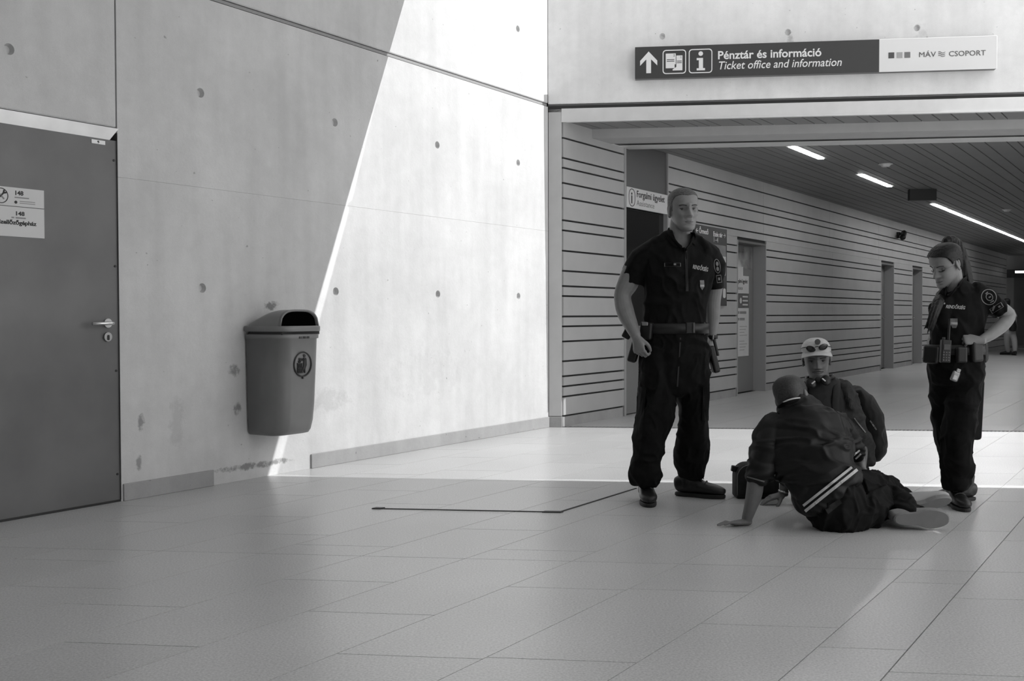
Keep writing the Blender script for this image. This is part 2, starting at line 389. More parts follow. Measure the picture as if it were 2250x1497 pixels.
prism('lightning_mark', [(-4.912-DX0, 2.058), (-4.902-DX0, 2.058), (-4.905-DX0, 2.052), (-4.898-DX0, 2.052), (-4.910-DX0, 2.042), (-4.907-DX0, 2.050), (-4.914-DX0, 2.050)], YT-.001, YT+.001, M_INK, st)

for o in d1.children:
    if not o.name.startswith(('lintel', 'side_jamb', 'threshold')): o.location.y -= .040
# ------------------------------------------------------------------ bulkhead over the passage (frame: x along D2, -y into the hall)
wall_back = tag(empty('wall_back', COR, ROT2), kind='structure')
bh = [(1.072+1.146*k, 3.67) for k in range(7)]
box('wall_core', -.3, 14, .1, .5, 3.06, 5.2, M_GAP, wall_back)
panel('concrete_panel', 0.0, 9.0, 3.066, 5.2, M_CONB, wall_back, bh)
panel('concrete_panel', 9.004, 14.0, 3.066, 5.2, M_CONB, wall_back)
t1 = tag(empty('trim_1', COR, ROT2), kind='structure')
box('corner_post', .004, .128, 0.0, .10, .105, 3.02, mat('post_aluminium', .55, .45, metal=.2, var=.04), t1, bevel=.003)
box('post_foot', .0, .13, -.008, .10, 0.0, .10, M_BASE, t1, bevel=.003)
box('head_channel', 0.0, 14, .02, .12, 3.026, 3.062, mat('channel_grey', .30, .5), t1)
box('head_profile', .128, 14, -.004, .10, 2.905, 3.022, M_FRAME, t1, bevel=.003)
box('head_lip', .128, 14, -.012, .0, 2.893, 2.906, M_FRAME, t1)
# ------------------------------------------------------------------ passage: soffit, shutter beam, boarded walls, ceiling
OW = 0.115                                                # boarded wall stands this far proud of the concrete
def skew_obj(name, u0, u1, v0, v1, z0, z1, m, parent):
    bm = bmesh.new(); c = skew(u0, u1, v0, v1)
    lo_ = [bm.verts.new((x, y, z0)) for x, y in c]; hi = [bm.verts.new((x, y, z1)) for x, y in c]
    bm.faces.new(lo_); bm.faces.new(hi[::-1])
    for i in range(4): bm.faces.new((lo_[i], lo_[(i+1) % 4], hi[(i+1) % 4], hi[i]))
    bmesh.ops.recalc_face_normals(bm, faces=bm.faces)
    return link(name, bm_mesh(bm, name), m, parent)
ceiling = tag(empty('ceiling', COR), kind='structure')
skew_obj('ceiling_slab', -.0, 30, -.2, 9.6, 2.99, 3.05, M_GAP, ceiling)
v = OW/SINK; rnd = random.Random(3); pat = [.10, .15, .20, .15, .15, .20, .10, .10, .20, .15, .10, .20, .15, .10, .15, .20]
VR = 9.3; k = 0; seams = []
while v < VR:
    w_ = pat[k % len(pat)]/SINK; k += 1; seams.append((v, min(v+w_-.014, VR))); v += w_
for a, b_ in seams:
    skew_obj('soffit_plank', .105, .60, a, b_, 2.915, 2.945, M_CEIL, ceiling)
    skew_obj('ceiling_plank', 1.42, 28.5, a, b_, 2.90, 2.93, M_CEIL, ceiling)
t2 = tag(empty('trim_2', COR), kind='structure')
skew_obj('shutter_beam', .60, 1.02, OW/SINK, VR, 2.825, 2.985, mat('beam_grey', .42, .5, var=.05), t2)
skew_obj('shutter_slot_shade', 1.02, 1.13, OW/SINK+.03, VR, 2.8235, 2.985, M_BLACK, t2)  # black filler painting the shade inside the slot
skew_obj('beam_lip', 1.13, 1.42, OW/SINK, VR, 2.820, 2.985, M_FRAME, t2)
skew_obj('beam_lip', 1.02, 1.13, OW/SINK, OW/SINK+.03, 2.820, 2.985, M_FRAME, t2)
# boarded wall, frame of the left wall, boards face -y at y = -OW
wp = tag(empty('wall_passage', COR, ROT1), kind='structure')
box('backing', .08, 28, -OW+.022, .3, 0, 3.0, M_GAP, wp) if False else None
GZ = [2.753, 2.563, 2.470, 2.326, 2.183, 1.972, 1.876, 1.682, 1.491, 1.346, 1.251, 1.056, .961, .817, .628, .484, .387, .289, .104]
openings = [(1.36, 2.47, 2.99), (4.605, 5.715, 2.052), (12.05, 13.06, 2.052), (14.65, 15.6, 2.052)]
xs = .09
segs = []; a = xs
for (o0, o1, oh) in openings: segs.append((a, o0)); a = o1
segs.append((a, 27.5))
def boards(x0, x1, z_lo, z_hi):
    zs = [2.985] + GZ
    for i in range(len(zs)-1):
        top, bot = zs[i] - (.0 if i == 0 else .009), zs[i+1] + .009
        if top > z_lo and bot < z_hi:
            t_, b_ = min(top, z_hi), max(bot, z_lo)
            if t_ - b_ > .01: box('wall_board', x0, x1, -OW, -OW+.02, b_, t_, M_BOARD, wp)
for (x0, x1) in segs:
    L0 = x1 - x0
    nspl = max(1, round(L0/3.3)) if x0 > 5 else 1
    for q in range(nspl):
        a_, b_ = x0 + L0*q/nspl, x0 + L0*(q+1)/nspl - (.004 if q < nspl-1 else 0)
        boards(a_ + .0, b_, 0, 3.0 if x0 < 1 else 2.09)
    box('wall_backing', x0, x1, -OW+.02, .25, 0, 2.99, M_GAP, wp)
    box('skirting_board', x0+.004, x1-.004, -OW+.012, .0, 0, .095, M_BASE, wp)
for q in range(8): boards(2.47 + 25.03*q/8, 2.47 + 25.03*(q+1)/8 - .004, 2.092, 3.0)
for (o0, o1, oh) in openings:
    if oh < 2.9: box('wall_backing', o0, o1, -OW+.02, .25, oh, 2.99, M_GAP, wp)
# ------------------------------------------------------------------ doors of the passage
def passage_door(n, o0, o1, oh, label=None):
    d = tag(empty('door_%d' % n, COR + D1*o0, ROT1), kind='structure'); w = o1 - o0; jd = .22
    fm = mat('door_frame_grey', .34, .45)
    box('jamb', 0, .03, -OW-.003, -OW+jd, 0, oh, fm, d); box('jamb', w-.03, w, -OW-.003, -OW+jd, 0, oh, fm, d)
    box('head_jamb', .03, w-.03, -OW-.003, -OW+jd, oh-.03, oh, mat('door_head_dark', .12, .5), d)
    box('reveal_back', 0, w, -OW+jd, .3, 0, oh, M_GAP, d)
    leaf = box('door_leaf', .03, w-.03, -OW+jd-.045, -OW+jd-.005, .008, oh-.03, M_DOORG, d, bevel=.003)
    return d, leaf, -OW+jd-.047
dd, lf, yd = passage_door(2, 4.605, 5.715, 2.052)
box('upper_pane', .05, .98, yd-.003, yd+.003, 1.70, 2.00, mat('glossy_pane', .45, .12, metal=.6, var=.5, scale=5), lf)
n1 = box('paper_notice', .34, .66, yd-.006, yd-.001, 1.60, 1.72, M_OFFW, lf)
n2 = box('paper_notice', .08, .88, yd-.006, yd-.001, 1.36, 1.60, M_OFFW, lf)
n3 = box('paper_notice', .08, .88, yd-.006, yd-.001, 1.165, 1.352, mat('dark_notice', .13, .5), lf)
n4 = box('paper_notice', .08, .88, yd-.006, yd-.001, .50, 1.158, M_OFFW, lf)
yt = yd-.0075
text('Forgalmi ügyelet', .08, M_INK, n2, .36, yt, 1.50, width=.46); text('Assistance', .07, M_GREYINK, n2, .36, yt, 1.41, width=.28)
ring('info_ring', circ(.22, 1.48, .075, 20), circ(.22, 1.48, .064, 20), yt-.001, yt+.001, M_INK, n2); text('i', .13, M_INK, n2, .205, yt, 1.435, offset=.003)
for q in range(2):
    for w_ in range(3): box('print_line', .22+.42*q, .42+.42*q, yt-.0005, yt+.0005, 1.305-.055*w_, 1.325-.055*w_, M_OFFW, n3)
    cyl_y('icon_dot', .15+.42*q, 1.26, .04, yt-.0005, yt+.0005, M_OFFW, n3, 16)
[box('print_line', a_, b_, yt-.0005, yt+.0005, z_, z_+.035, M_GREYINK, n4) for a_, b_, z_ in ((.15, .32, 1.08), (.34, .52, 1.08), (.54, .78, 1.08), (.2, .34, .99), (.36, .52, .99), (.54, .72, .99))]
for q in range(2):
    for w_ in range(9):
        if w_ == 4: continue
        box('print_line', .14+.39*q, .42+.39*q - .05*(w_ % 3), yt-.0005, yt+.0005, .90-.04*w_, .913-.04*w_, mat('faint_print', .42, .6), n4)
bm = bmesh.new(); bmesh.ops.create_icosphere(bm, subdivisions=2, radius=.028); bmesh.ops.translate(bm, verts=bm.verts, vec=(.12, yd-.045, .84))
kn = link('door_knob', bm_mesh(bm, 'door_knob', True), M_CHROME, lf); cyl_y('knob_rose', .12, .84, .03, yd-.02, yd, M_CHROME, kn)
for n, (o0, o1) in ((3, (12.05, 13.06)), (4, (14.65, 15.6))):
    dd, lf, yd = passage_door(n, o0, o1, 2.052)
    box('upper_pane', .05, .86, yd-.003, yd+.003, 1.45, 1.97, MATS['glossy_pane'], lf)
    box('paper_notice', .05, .40, yd-.006, yd-.001, 1.20, 1.44, M_WHITE, lf)
    h3 = cyl_y('door_handle', .8, 1.0, .026, yd-.012, yd, M_CHROME, lf); tube_mesh('lever', [(.8, yd, 1.0), (.8, yd-.05, 1.0), (.68, yd-.05, 1.0)], .01, M_CHROME, h3)
# assistance counter door: tall recess with dark panel, sign and dark glass leaf
d = tag(empty('door_5', COR + D1*1.36, ROT1), kind='structure'); w = 1.11
fm = mat('door_frame_grey', .34)
box('jamb', 0, .045, -OW-.004, -OW+.10, 0, 2.82, fm, d); box('jamb', w-.03, w, -OW-.002, -OW+.10, 0, 2.985, fm, d)
box('top_panel', .045, w-.03, -OW+.02, -OW+.06, 2.43, 2.985, mat('dark_overpanel', .10, .5), d)
lf = box('door_leaf', .045, w-.03, -OW+.05, -OW+.09, .01, 2.43, M_GLASSD, d)
box('lower_panel', .045, w-.03, -OW+.046, -OW+.05, .01, .95, M_DOORG, lf)
box('leaf_stile', .045, .14, -OW+.042, -OW+.05, .95, 2.2, mat('stile_grey', .07, .4), lf)
box('reveal_back', 0, w, -OW+.09, .3, 0, 2.985, M_GAP, d)
sg = tag(empty('assistance_sign', COR + D1*1.41 + UP*2.21, ROT1), 'white rectangular assistance sign with an i symbol above the dark doorway', 'sign')
box('sign_board', 0, 1.02, -OW-.004, -OW+.018, 0, .215, M_OFFW, sg)
yt = -OW-.0052
ring('info_ring', rrect(.125, .108, .15, .19, .07), rrect(.125, .108, .134, .174, .062), yt-.0008, yt+.0008, M_INK, sg)
text('i', .17, M_INK, sg, .102, yt, .05, offset=.004); text('Forgalmi ügyelet', .10, M_INK, sg, .235, yt, .125, width=.70, offset=.001); text('Assistance', .085, M_GREYINK, sg, .235, yt, .035, width=.44)
# dark direction board
pb_ = tag(empty('direction_board', COR + D1*3.115 + UP*1.18, ROT1), 'tall dark direction board with white text on the boarded wall behind the policeman', 'direction board')
box('board', 0, 1.055, -OW-.03, -OW-.001, 0, .97, mat('board_dark', .045, .35), pb_)
yt = -OW-.031
for q in range(2):
    box('pale_strip', .05+.52*q, .50+.52*q, yt-.001, yt+.001, .55, .625, M_OFFW, pb_)
    box('photo_strip', .05+.52*q, .50+.52*q, yt-.0005, yt+.001, .63, .76, mat('mid_grey_print', .2, .3, var=.4, scale=4), pb_)
    for w_ in range(2): prism('white_symbol', rrect(.45+.52*q, .16+.28*w_, .09, .12, .03), yt-.001, yt+.001, M_OFFW, pb_)
text('← Őrmező', .085, M_WHITE, pb_, .06, yt, .87, width=.38, offset=.001); text('Etele tér →', .085, M_WHITE, pb_, .60, yt, .86, width=.40, offset=.001)
text('1–4', .09, M_OFFW, pb_, .60, yt, .79, width=.14); box('print_line', .06, .30, yt-.0008, yt+.0008, .80, .825, M_OFFW, pb_)
# security camera
sc_ = tag(empty('security_camera', COR + D1*13.3 + UP*2.6, ROT1), 'small dark security camera high on the boarded wall', 'camera')
box('wall_bracket', -.06, .06, -OW-.06, -OW-.001, -.02, .10, M_BLACK, sc_); 
tube_mesh('camera_body', [(-.25, -OW-.16, -.02), (-.22, -OW-.16, -.02), (.05, -OW-.12, .08), (.07, -OW-.11, .09)], .055, M_BLACK, sc_, 12)
# lights
LO = 1.46/SINK
for (u0, u1) in ((1.97, 3.09), (4.75, 6.35), (9.2, 10.35), (10.42, 12.0), (12.08, 13.7), (13.78, 15.4), (15.48, 17.1), (17.18, 18.8), (18.88, 20.4)):
    t = tag(empty('ceiling_light', UV(u0, LO, 2.90)), None, 'ceiling light', 'strip lights in the passage ceiling')
    for nm, z0, z1, ww, m in (('housing', -.004, .03, .06, M_FRAME), ('diffuser', -.012, -.003, .032, M_LED)):
        bm = bmesh.new(); L = u1-u0; e = 0 if nm == 'housing' else .02
        c = [D1*e - N1*ww, D1*e + N1*ww, D1*(L-e) + N1*ww, D1*(L-e) - N1*ww]
        quad_slab(bm, [(p.x, p.y) for p in c], z0, z1); bmesh.ops.recalc_face_normals(bm, faces=bm.faces); link(nm, bm_mesh(bm, nm), m, t)
lab = ['nearest single lit strip light in the passage ceiling', 'second lit strip light, alone, before the hanging dark sign', 'first strip light of the far unbroken row, beside the hanging dark sign']
lab += ['strip light %s in the far unbroken row on the passage ceiling' % w_ for w_ in ('second', 'third', 'fourth', 'fifth', 'sixth')] + ['last and farthest strip light of the row on the passage ceiling']
for o, l in zip([o for o in COL.objects if o.get('category') == 'ceiling light'], lab): o['label'] = l
hs = tag(empty('hanging_sign', UV(6.9, 1.95, 2.9)), 'dark rectangular sign box hanging under the passage ceiling', 'sign')
c0 = hs.location.copy(); hs.rotation_euler = (0, 0, ROT2)
box('sign_box', -.19, .19, -.06, .06, -.16, .03, M_BLACK, hs, bevel=.006)
for q in (-.15, .15): box('hanger', q-.01, q+.01, -.01, .01, .02, .06, M_BLACK, hs)
for u, v, l in ((3.75, 2.19, 'round white smoke detector on the ceiling near the first strip lights'), (10.6, 2.6, 'round white smoke detector farther along the ceiling beyond the hanging sign')):
    t = tag(empty('smoke_detector', UV(u, v, 2.90)), l, 'smoke detector', 'ceiling detectors')
    bm = bmesh.new(); bmesh.ops.create_cone(bm, cap_ends=True, segments=20, radius1=.045, radius2=.075, depth=.035); bmesh.ops.translate(bm, verts=bm.verts, vec=(0, 0, -.017)); link('head', bm_mesh(bm, 'head'), M_OFFW, t)
    bm = bmesh.new(); bmesh.ops.create_cone(bm, cap_ends=True, segments=20, radius1=.085, radius2=.085, depth=.012); link('base', bm_mesh(bm, 'base'), M_OFFW, t)
# far end and right side of the passage
we = tag(empty('wall_end', UV(27.5, 0), ROT2), kind='structure')
GLZ = mat('far_glazing', .20, .3, spec=.6, var=.25, scale=1.2)
box('end_wall', -.3, 9.8, .3, .5, 2.45, 3.0, M_BOARD, we); box('plinth', -.3, 9.8, .2, .5, 0, .08, mat('mullion_grey', .22, .5), we); box('bulkhead', -.3, 9.8, .2, .5, 2.2, 2.46, mat('far_dark_band', .12, .5), we)
box('end_wall', -.3, .4, .2, .5, 0, 2.3, M_BOARD, we)
for q in range(9):
    x = .4 + 1.05*q
    box('mullion', x, x+.07, .2, .32, 0, 2.2, mat('mullion_grey', .22, .5), we)
    p = box('pane', x+.07, x+1.05, .25, .26, 0.05, 2.2, GLZ, we)
    box('transom', x+.07, x+1.05, .2, .3, 2.0 if q % 2 else 1.95, 2.06, MATS['mullion_grey'], we)
sg2 = tag(empty('far_light_glint', UV(26.9, .9, 2.32), ROT2), 'small glowing strip imitating a light reflection over the far glazed doors', 'light reflection')  # glowing strip added to imitate a scattered light reflection
box('glint_face', -.45, .45, -.03, .0, .0, .07, mat('far_glint_glow', .9, .5, emit=2.0), sg2); box('glint_backing', -.47, .47, .0, .06, -.02, .09, M_BLACK, sg2)
wr = tag(empty('wall_right', COR, ROT1), kind='structure')
box('right_boarding', 1.4, 29, -9.6*SINK-.2, -9.6*SINK, 0, 3.0, M_BOARD, wr)

# ------------------------------------------------------------------ hall: roof slab, added light-shaping glass, rear wall
roof = tag(empty('roof', COR), kind='structure')
ZS = 4.6; ue = U_EDGE0 + U_SLOPE*ZS
skew_obj('roof_slab', -16, ue, -.4, 9.5, ZS, ZS+.3, concrete('concrete_roof', .75), roof)
ZG = 4.66; ug = U_EDGE0 + U_SLOPE*ZG
def ve_floor(v): return LV + (v-LV)*(LZ-ZG)/LZ
def ve_wall(z): return LV - LV*(LZ-ZG)/(LZ-z)
K_ = (LZ-ZG)/LZ
gap = [(-.3, .001)] + [(ve_wall(z), g_) for z, g_ in ((3.9, .001), (2.75, .002), (2.4, .02*K_), (2.05, .055*K_), (1.92, .065*K_), (1.88, .01*K_), (1.84, .06*K_), (1.3, .075*K_), (.6, .085*K_), (.05, .085*K_))] + [(ve_floor(v_), g_) for v_, g_ in ((.15, .07*K_), (.42, .001), (1.55, .001), (2.0, .075*K_), (3.2, .10*K_), (5, .105*K_), (12, .105*K_))]  # edge of the unseen pane, shaped so the lamp casts the bright strip
gm = bpy.data.materials.new('beam_dimming_glass'); gm.use_nodes = True; nt = gm.node_tree; nt.nodes.clear()
ou = nt.nodes.new('ShaderNodeOutputMaterial'); tr = nt.nodes.new('ShaderNodeBsdfTransparent'); gl = nt.nodes.new('ShaderNodeBsdfGlossy'); mx = nt.nodes.new('ShaderNodeMixShader')
tr.inputs[0].default_value = (.60, .60, .60, 1); gl.inputs['Roughness'].default_value = .05; mx.inputs[0].default_value = .06
nt.links.new(tr.outputs[0], mx.inputs[1]); nt.links.new(gl.outputs[0], mx.inputs[2]); nt.links.new(mx.outputs[0], ou.inputs[0])
bm = bmesh.new()
near = [bm.verts.new((*UVl(ug + g_, v_), ZG)) for v_, g_ in gap]; far = [bm.verts.new((*UVl(0.15, v_), ZG)) for v_, g_ in gap]
for i in range(len(gap)-1): bm.faces.new((near[i], near[i+1], far[i+1], far[i]))
link('beam_shaping_glass', bm_mesh(bm, 'beam_shaping_glass'), gm, roof)
wb = tag(empty('wall_rear', UV(-14, 0), ROT2), kind='structure')
panel('concrete_panel', -.4, 14.4, 0, 5.0, concrete('concrete_rear', .22), wb, y=-.2)

# ------------------------------------------------------------------ main direction sign on the bulkhead
ms = tag(empty('ticket_office_sign', COR + D2*.82 + UP*3.265, ROT2), 'long dark and white ticket office sign mounted on the concrete bulkhead', 'sign')
SW = 3.217; SP = 2.197
box('sign_case', .002, SW-.002, -.069, -.002, .002, .293, mat('sign_case_grey', .12, .5), ms)
box('dark_panel', 0, SP, -.075, -.069, 0, .295, M_DARKSIGN, ms, bevel=.002)
wp_ = box('white_panel', SP, SW, -.076, -.069, 0, .295, M_WHITE, ms, bevel=.002)
y0, y1 = -.0775, -.0745
prism('arrow', [(.126, .25), (.205, .165), (.205, .12), (.148, .178), (.148, .05), (.104, .05), (.104, .178), (.047, .12), (.047, .165)], y0, y1, M_WHITE, ms)
for cx in (.362, .601): ring('icon_frame', rrect(cx, .148, .215, .222, .03), rrect(cx, .148, .198, .205, .024), y0, y1, M_WHITE, ms)
prism('ticket_pictogram', [(.283, .225), (.375, .225), (.375, .125), (.365, .125), (.365, .09), (.283, .09)], y0, y1, M_WHITE, ms)
prism('ticket_pictogram', [(.380, .205), (.436, .205), (.436, .068), (.346, .068), (.346, .078), (.380, .100)], y0, y1, M_WHITE, ms)
for x0_, x1_, z_ in ((.293, .362, .165), (.293, .362, .150), (.386, .430, .150), (.386, .430, .135)): box('ticket_line', x0_, x1_, y0-.001, y0, z_, z_+.006, M_DARKSIGN, ms)
text('2', .03, M_DARKSIGN, ms, .352, y0-.001, .197); text('1', .03, M_DARKSIGN, ms, .415, y0-.001, .178)
prism('info_dot', circ(.603, .216, .021, 18), y0, y1, M_WHITE, ms)
prism('info_stem', [(.566, .176), (.624, .176), (.624, .082), (.642, .082), (.642, .062), (.566, .062), (.566, .082), (.586, .082), (.586, .156), (.566, .156)], y0, y1, M_WHITE, ms)
text('Pénztár és információ', .104, M_WHITE, ms, .755, y0, .160, width=.927, offset=.0022)
text('Ticket office and information', .104, M_WHITE, ms, .755, y0, .066, width=1.10, shear=.22, offset=.0008)
for x_, m_ in ((2.278, mat('square_dark', .09, .5)), (2.350, mat('square_light', .42, .5)), (2.418, mat('square_mid', .2, .5))): box('colour_square', x_, x_+.050, y0-.001, y1, .120, .172, m_, wp_)
text('MÁV', .066, mat('logo_grey', .12, .5), wp_, 2.54, y0-.001, .122, width=.145, offset=.0)
text('CSOPORT', .066, mat('logo_grey', .12), wp_, 2.80, y0-.001, .122, width=.315, offset=.0)
for q in range(3):
    z_ = .128 + .016*q
    tube_mesh('logo_wave', [(2.712 + .012*k - .006*q*0, y0, z_ + .007*math.sin(k*1.25 + .6)) for k in range(6)], .0028, mat('logo_grey', .12), wp_, 6)
# ------------------------------------------------------------------ litter bin on the wall (frame of the left wall)
M_BIN = mat('bin_grey_plastic', 0.21, 0.38, spec=0.5, var=0.05, bump=0.02)
bn = tag(empty('litter_bin', COR + D1*-3.655 + UP*.295, ROT1), 'grey plastic litter bin with hooded lid mounted on the concrete wall', 'litter bin')
def dsec(w, d, r, y0=-.015, n=6):
    """D-like plan: flat against the wall, rounded at the front corners; returns points (x, y)"""
    pts = [(-w/2, y0)]
    pts += [(-w/2 + r - r*math.cos(R(90*k/n)), y0-d + r - r*math.sin(R(90*k/n))) for k in range(n+1)]
    pts += [(w/2 - r + r*math.sin(R(90*k/n)), y0-d + r - r*math.cos(R(90*k/n))) for k in range(n+1)]
    pts += [(w/2, y0)]
    return pts
def loft(name, secs, m, parent, cap0=True, cap1=True, smooth=True):
    bm = bmesh.new(); rings = [[bm.verts.new((x, y, z)) for x, y in pts] for pts, z in secs]; n = len(rings[0])
    for A, B in zip(rings[:-1], rings[1:]):
        for i in range(n): bm.faces.new((A[i], A[(i+1) % n], B[(i+1) % n], B[i]))
    if cap0: bm.faces.new(rings[0][::-1])
    if cap1: bm.faces.new(rings[-1])
    bmesh.ops.recalc_face_normals(bm, faces=bm.faces)
    me = bm_mesh(bm, name, smooth); return link(name, me, m, parent)
H = .655
secs = []
for t, w_, d_ in ((0, .300, .235), (.006, .318, .262), (.03, .330, .285), (.09, .336, .302), (.2, .342, .313), (.4, .350, .322), (H-.03, .360, .330), (H-.028, .374, .338), (H, .376, .340)):
    secs.append((dsec(w_, d_, .085 if t > .02 else .07), t))
body = loft('bin_body', secs, M_BIN, bn)
box('rim_shadow_gap', -.17, .17, -.33, -.03, H-.002, H+.022, M_BLACK, body)
lid = empty('bin_lid', (0, 0, 0)); bpy.data.objects.remove(lid)
lid = loft('lid_rim', [(dsec(.385, .347, .09), H+.018), (dsec(.390, .350, .09), H+.022), (dsec(.390, .350, .09), H+.050), (dsec(.380, .344, .09), H+.054)], M_BIN, bn)
# hood: quarter dome falling back to the wall, open at the front
bm = bmesh.new(); rings = []
nx, ny = 20, 12
def hood(s, t, off=0.0):
    a = -1 + 2*s                                         # across
    y = -.03 - .285*t
    prof = math.sin(min(1, t*1.25+.12)*math.pi/2)**.8
    arch = max(0.0, 1 - abs(a)**3.6)**.5
    return Vector((a*(.178-off), y, H+.05 + (.108-off)*prof*arch))
outer = [[bm.verts.new(hood(i/nx, j/ny)) for i in range(nx+1)] for j in range(ny+1)]
inner = [[bm.verts.new(hood(i/nx, j/ny, .010) + Vector((0, .0, -.002))) for i in range(nx+1)] for j in range(ny+1)]
for j in range(ny):
    for i in range(nx):
        bm.faces.new((outer[j][i], outer[j][i+1], outer[j+1][i+1], outer[j+1][i])); bm.faces.new((inner[j][i], inner[j+1][i], inner[j+1][i+1], inner[j][i+1]))
for i in range(nx): bm.faces.new((outer[ny][i], outer[ny][i+1], inner[ny][i+1], inner[ny][i]))
bmesh.ops.recalc_face_normals(bm, faces=bm.faces)
link('lid_hood', bm_mesh(bm, 'lid_hood', True), M_BIN, lid)
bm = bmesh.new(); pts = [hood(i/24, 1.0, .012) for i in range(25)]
fr = [bm.verts.new((p.x, p.y+.012, p.z)) for p in pts]; bm.faces.new(fr); link('mouth_shade_sheet', bm_mesh(bm, 'mouth_shade_sheet'), mat('painted_shade', .002, .9, spec=.0), lid)  # black sheet stands in for the shade inside the bin
# front rim of the mouth
tube_mesh('mouth_rim', [hood(i/24, 1.0, .004) for i in range(25)], .007, M_BIN, lid, 8)
# tidy-man emblem: ring, figure, basket
yf = -.015-.330
def fy(z): return yf
EM = mat('emblem_print', .025, .6)
eo = empty('emblem', (0, 0, 0)); bpy.data.objects.remove(eo)
cz = .46
em = ring('emblem_ring', circ(0, cz, .082, 32), circ(0, cz, .074, 32), yf-.0012, yf+.010, EM, body)
prism('emblem_dot', circ(.0, .372, .006, 10), yf-.0012, yf+.01, EM, em)
prism('emblem_head', circ(.014, cz+.055, .010, 14), yf-.0012, yf+.01, EM, em)
prism('emblem_figure', [(.004, cz+.042), (.026, cz+.042), (.032, cz+.034), (.034, cz-.004), (.022, cz-.030), (.022, cz-.056), (.014, cz-.056), (.010, cz-.026), (-.002, cz-.056), (-.010, cz-.054), (.004, cz-.012), (.008, cz+.024), (-.018, cz+.030), (-.034, cz+.040), (-.038, cz+.034), (-.020, cz+.020), (.002, cz+.022)], yf-.0012, yf+.01, EM, em)
for q in range(4):
    x = -.046 + .012*q
    prism('emblem_basket', [(x-.003, cz+.004), (x+.003, cz+.004), (x+.003+.001*(2-q), cz-.054), (x-.003+.001*(2-q), cz-.054)], yf-.0012, yf+.01, EM, em)
for zz in (cz+.006, cz-.024, cz-.054): prism('emblem_basket', [(-.050, zz-.003), (-.006, zz-.003), (-.006, zz+.003), (-.050, zz+.003)], yf-.0012, yf+.01, EM, em)
ring('emblem_scrap', circ(-.030, cz+.018, .009, 12), circ(-.030, cz+.018, .006, 12), yf-.0012, yf+.01, EM, em)
[box('stamped_mark', a_, b_, yf-.0095, yf, H-.028, H-.014, EM, body) for a_, b_ in ((-.045, -.03), (-.026, -.018), (-.012, .018), (.024, .05))]
box('wall_bracket', -.06, .06, -.03, -.002, .1, .6, M_BLACK, bn)
# ------------------------------------------------------------------ figures: toolkit
from mathutils.bvhtree import BVHTree
def proj(p):
    v = Vector(p) - Vector((0, 0, CAM_H)); z = v.dot(_fw)
    return IMG_W/2 + F_PX*v.dot(_rt)/z, IMG_H/2 - F_PX*v.dot(_up)/z
class Sh:
    def __init__(s): s.v, s.f = [], []
    def add(s, v, f):
        k = len(s.v); s.v += [Vector(p) for p in v]; s.f += [tuple(i+k for i in q) for q in f]
def cat(p0, p1, p2, p3, t): return 0.5*((2*p1) + (p2-p0)*t + (2*p0-5*p1+4*p2-p3)*t*t + (3*p1-p0-3*p2+p3)*t**3)
def tube(S, rows, n=20, sub=4, cap=0.7):
    """rows: (centre, half width a, half width b, side vector); a smooth closed limb through them"""
    R_ = []
    k = len(rows)
    for i in range(k-1):
        q = [rows[max(i-1, 0)], rows[i], rows[i+1], rows[min(i+2, k-1)]]
        for j in range(sub + (1 if i == k-2 else 0)):
            t = j/sub
            R_.append((cat(*[x[0] for x in q], t), max(cat(*[x[1] for x in q], t), .002), max(cat(*[x[2] for x in q], t), .002), (q[1][3]*(1-t) + q[2][3]*t)))
    m = len(R_); rings = []
    tans = [(R_[min(i+1, m-1)][0] - R_[max(i-1, 0)][0]).normalized() for i in range(m)]
    full = []
    def capr(i, sgn):
        c, a, b, s = R_[i]; t = tans[i]; out = []
        for ang in (25, 50, 72):
            out.append((c + t*sgn*math.sin(R(ang))*min(a, b)*cap, a*math.cos(R(ang)), b*math.cos(R(ang)), s, t))
        return out
    full = capr(0, -1)[::-1] + [(c, a, b, s, t) for (c, a, b, s), t in zip(R_, tans)] + capr(m-1, 1)
    v = []
    for c, a, b, s, t in full:
        sd = (s - t*s.dot(t)); sd = sd.normalized() if sd.length > 1e-4 else t.orthogonal().normalized(); ot = t.cross(sd)
        v += [c + sd*a*math.cos(2*math.pi*j/n) + ot*b*math.sin(2*math.pi*j/n) for j in range(n)]
    K = len(full); f = []
    for i in range(K-1):
        for j in range(n): f.append((i*n+j, i*n+(j+1) % n, (i+1)*n+(j+1) % n, (i+1)*n+j))
    f.append(tuple(range(n))[::-1]); f.append(tuple((K-1)*n+j for j in range(n)))
    S.add(v, f)
def it(S, rows, **kw):
    """rows (px, py, plan depth Y, half width in px, half depth in m): limb read off its outline"""
    P = [at(r[0], r[1], r[2]) for r in rows]; out = []
    for i, r in enumerate(rows):
        t = (P[min(i+1, len(P)-1)] - P[max(i-1, 0)]).normalized(); s = t.cross(_fw)
        s = s.normalized() if s.length > .25 else Vector((1, 0, 0))
        a = r[3]*r[2]/F_PX; out.append((P[i], a, r[4] if len(r) > 4 else a, s))
    tube(S, out, **kw)
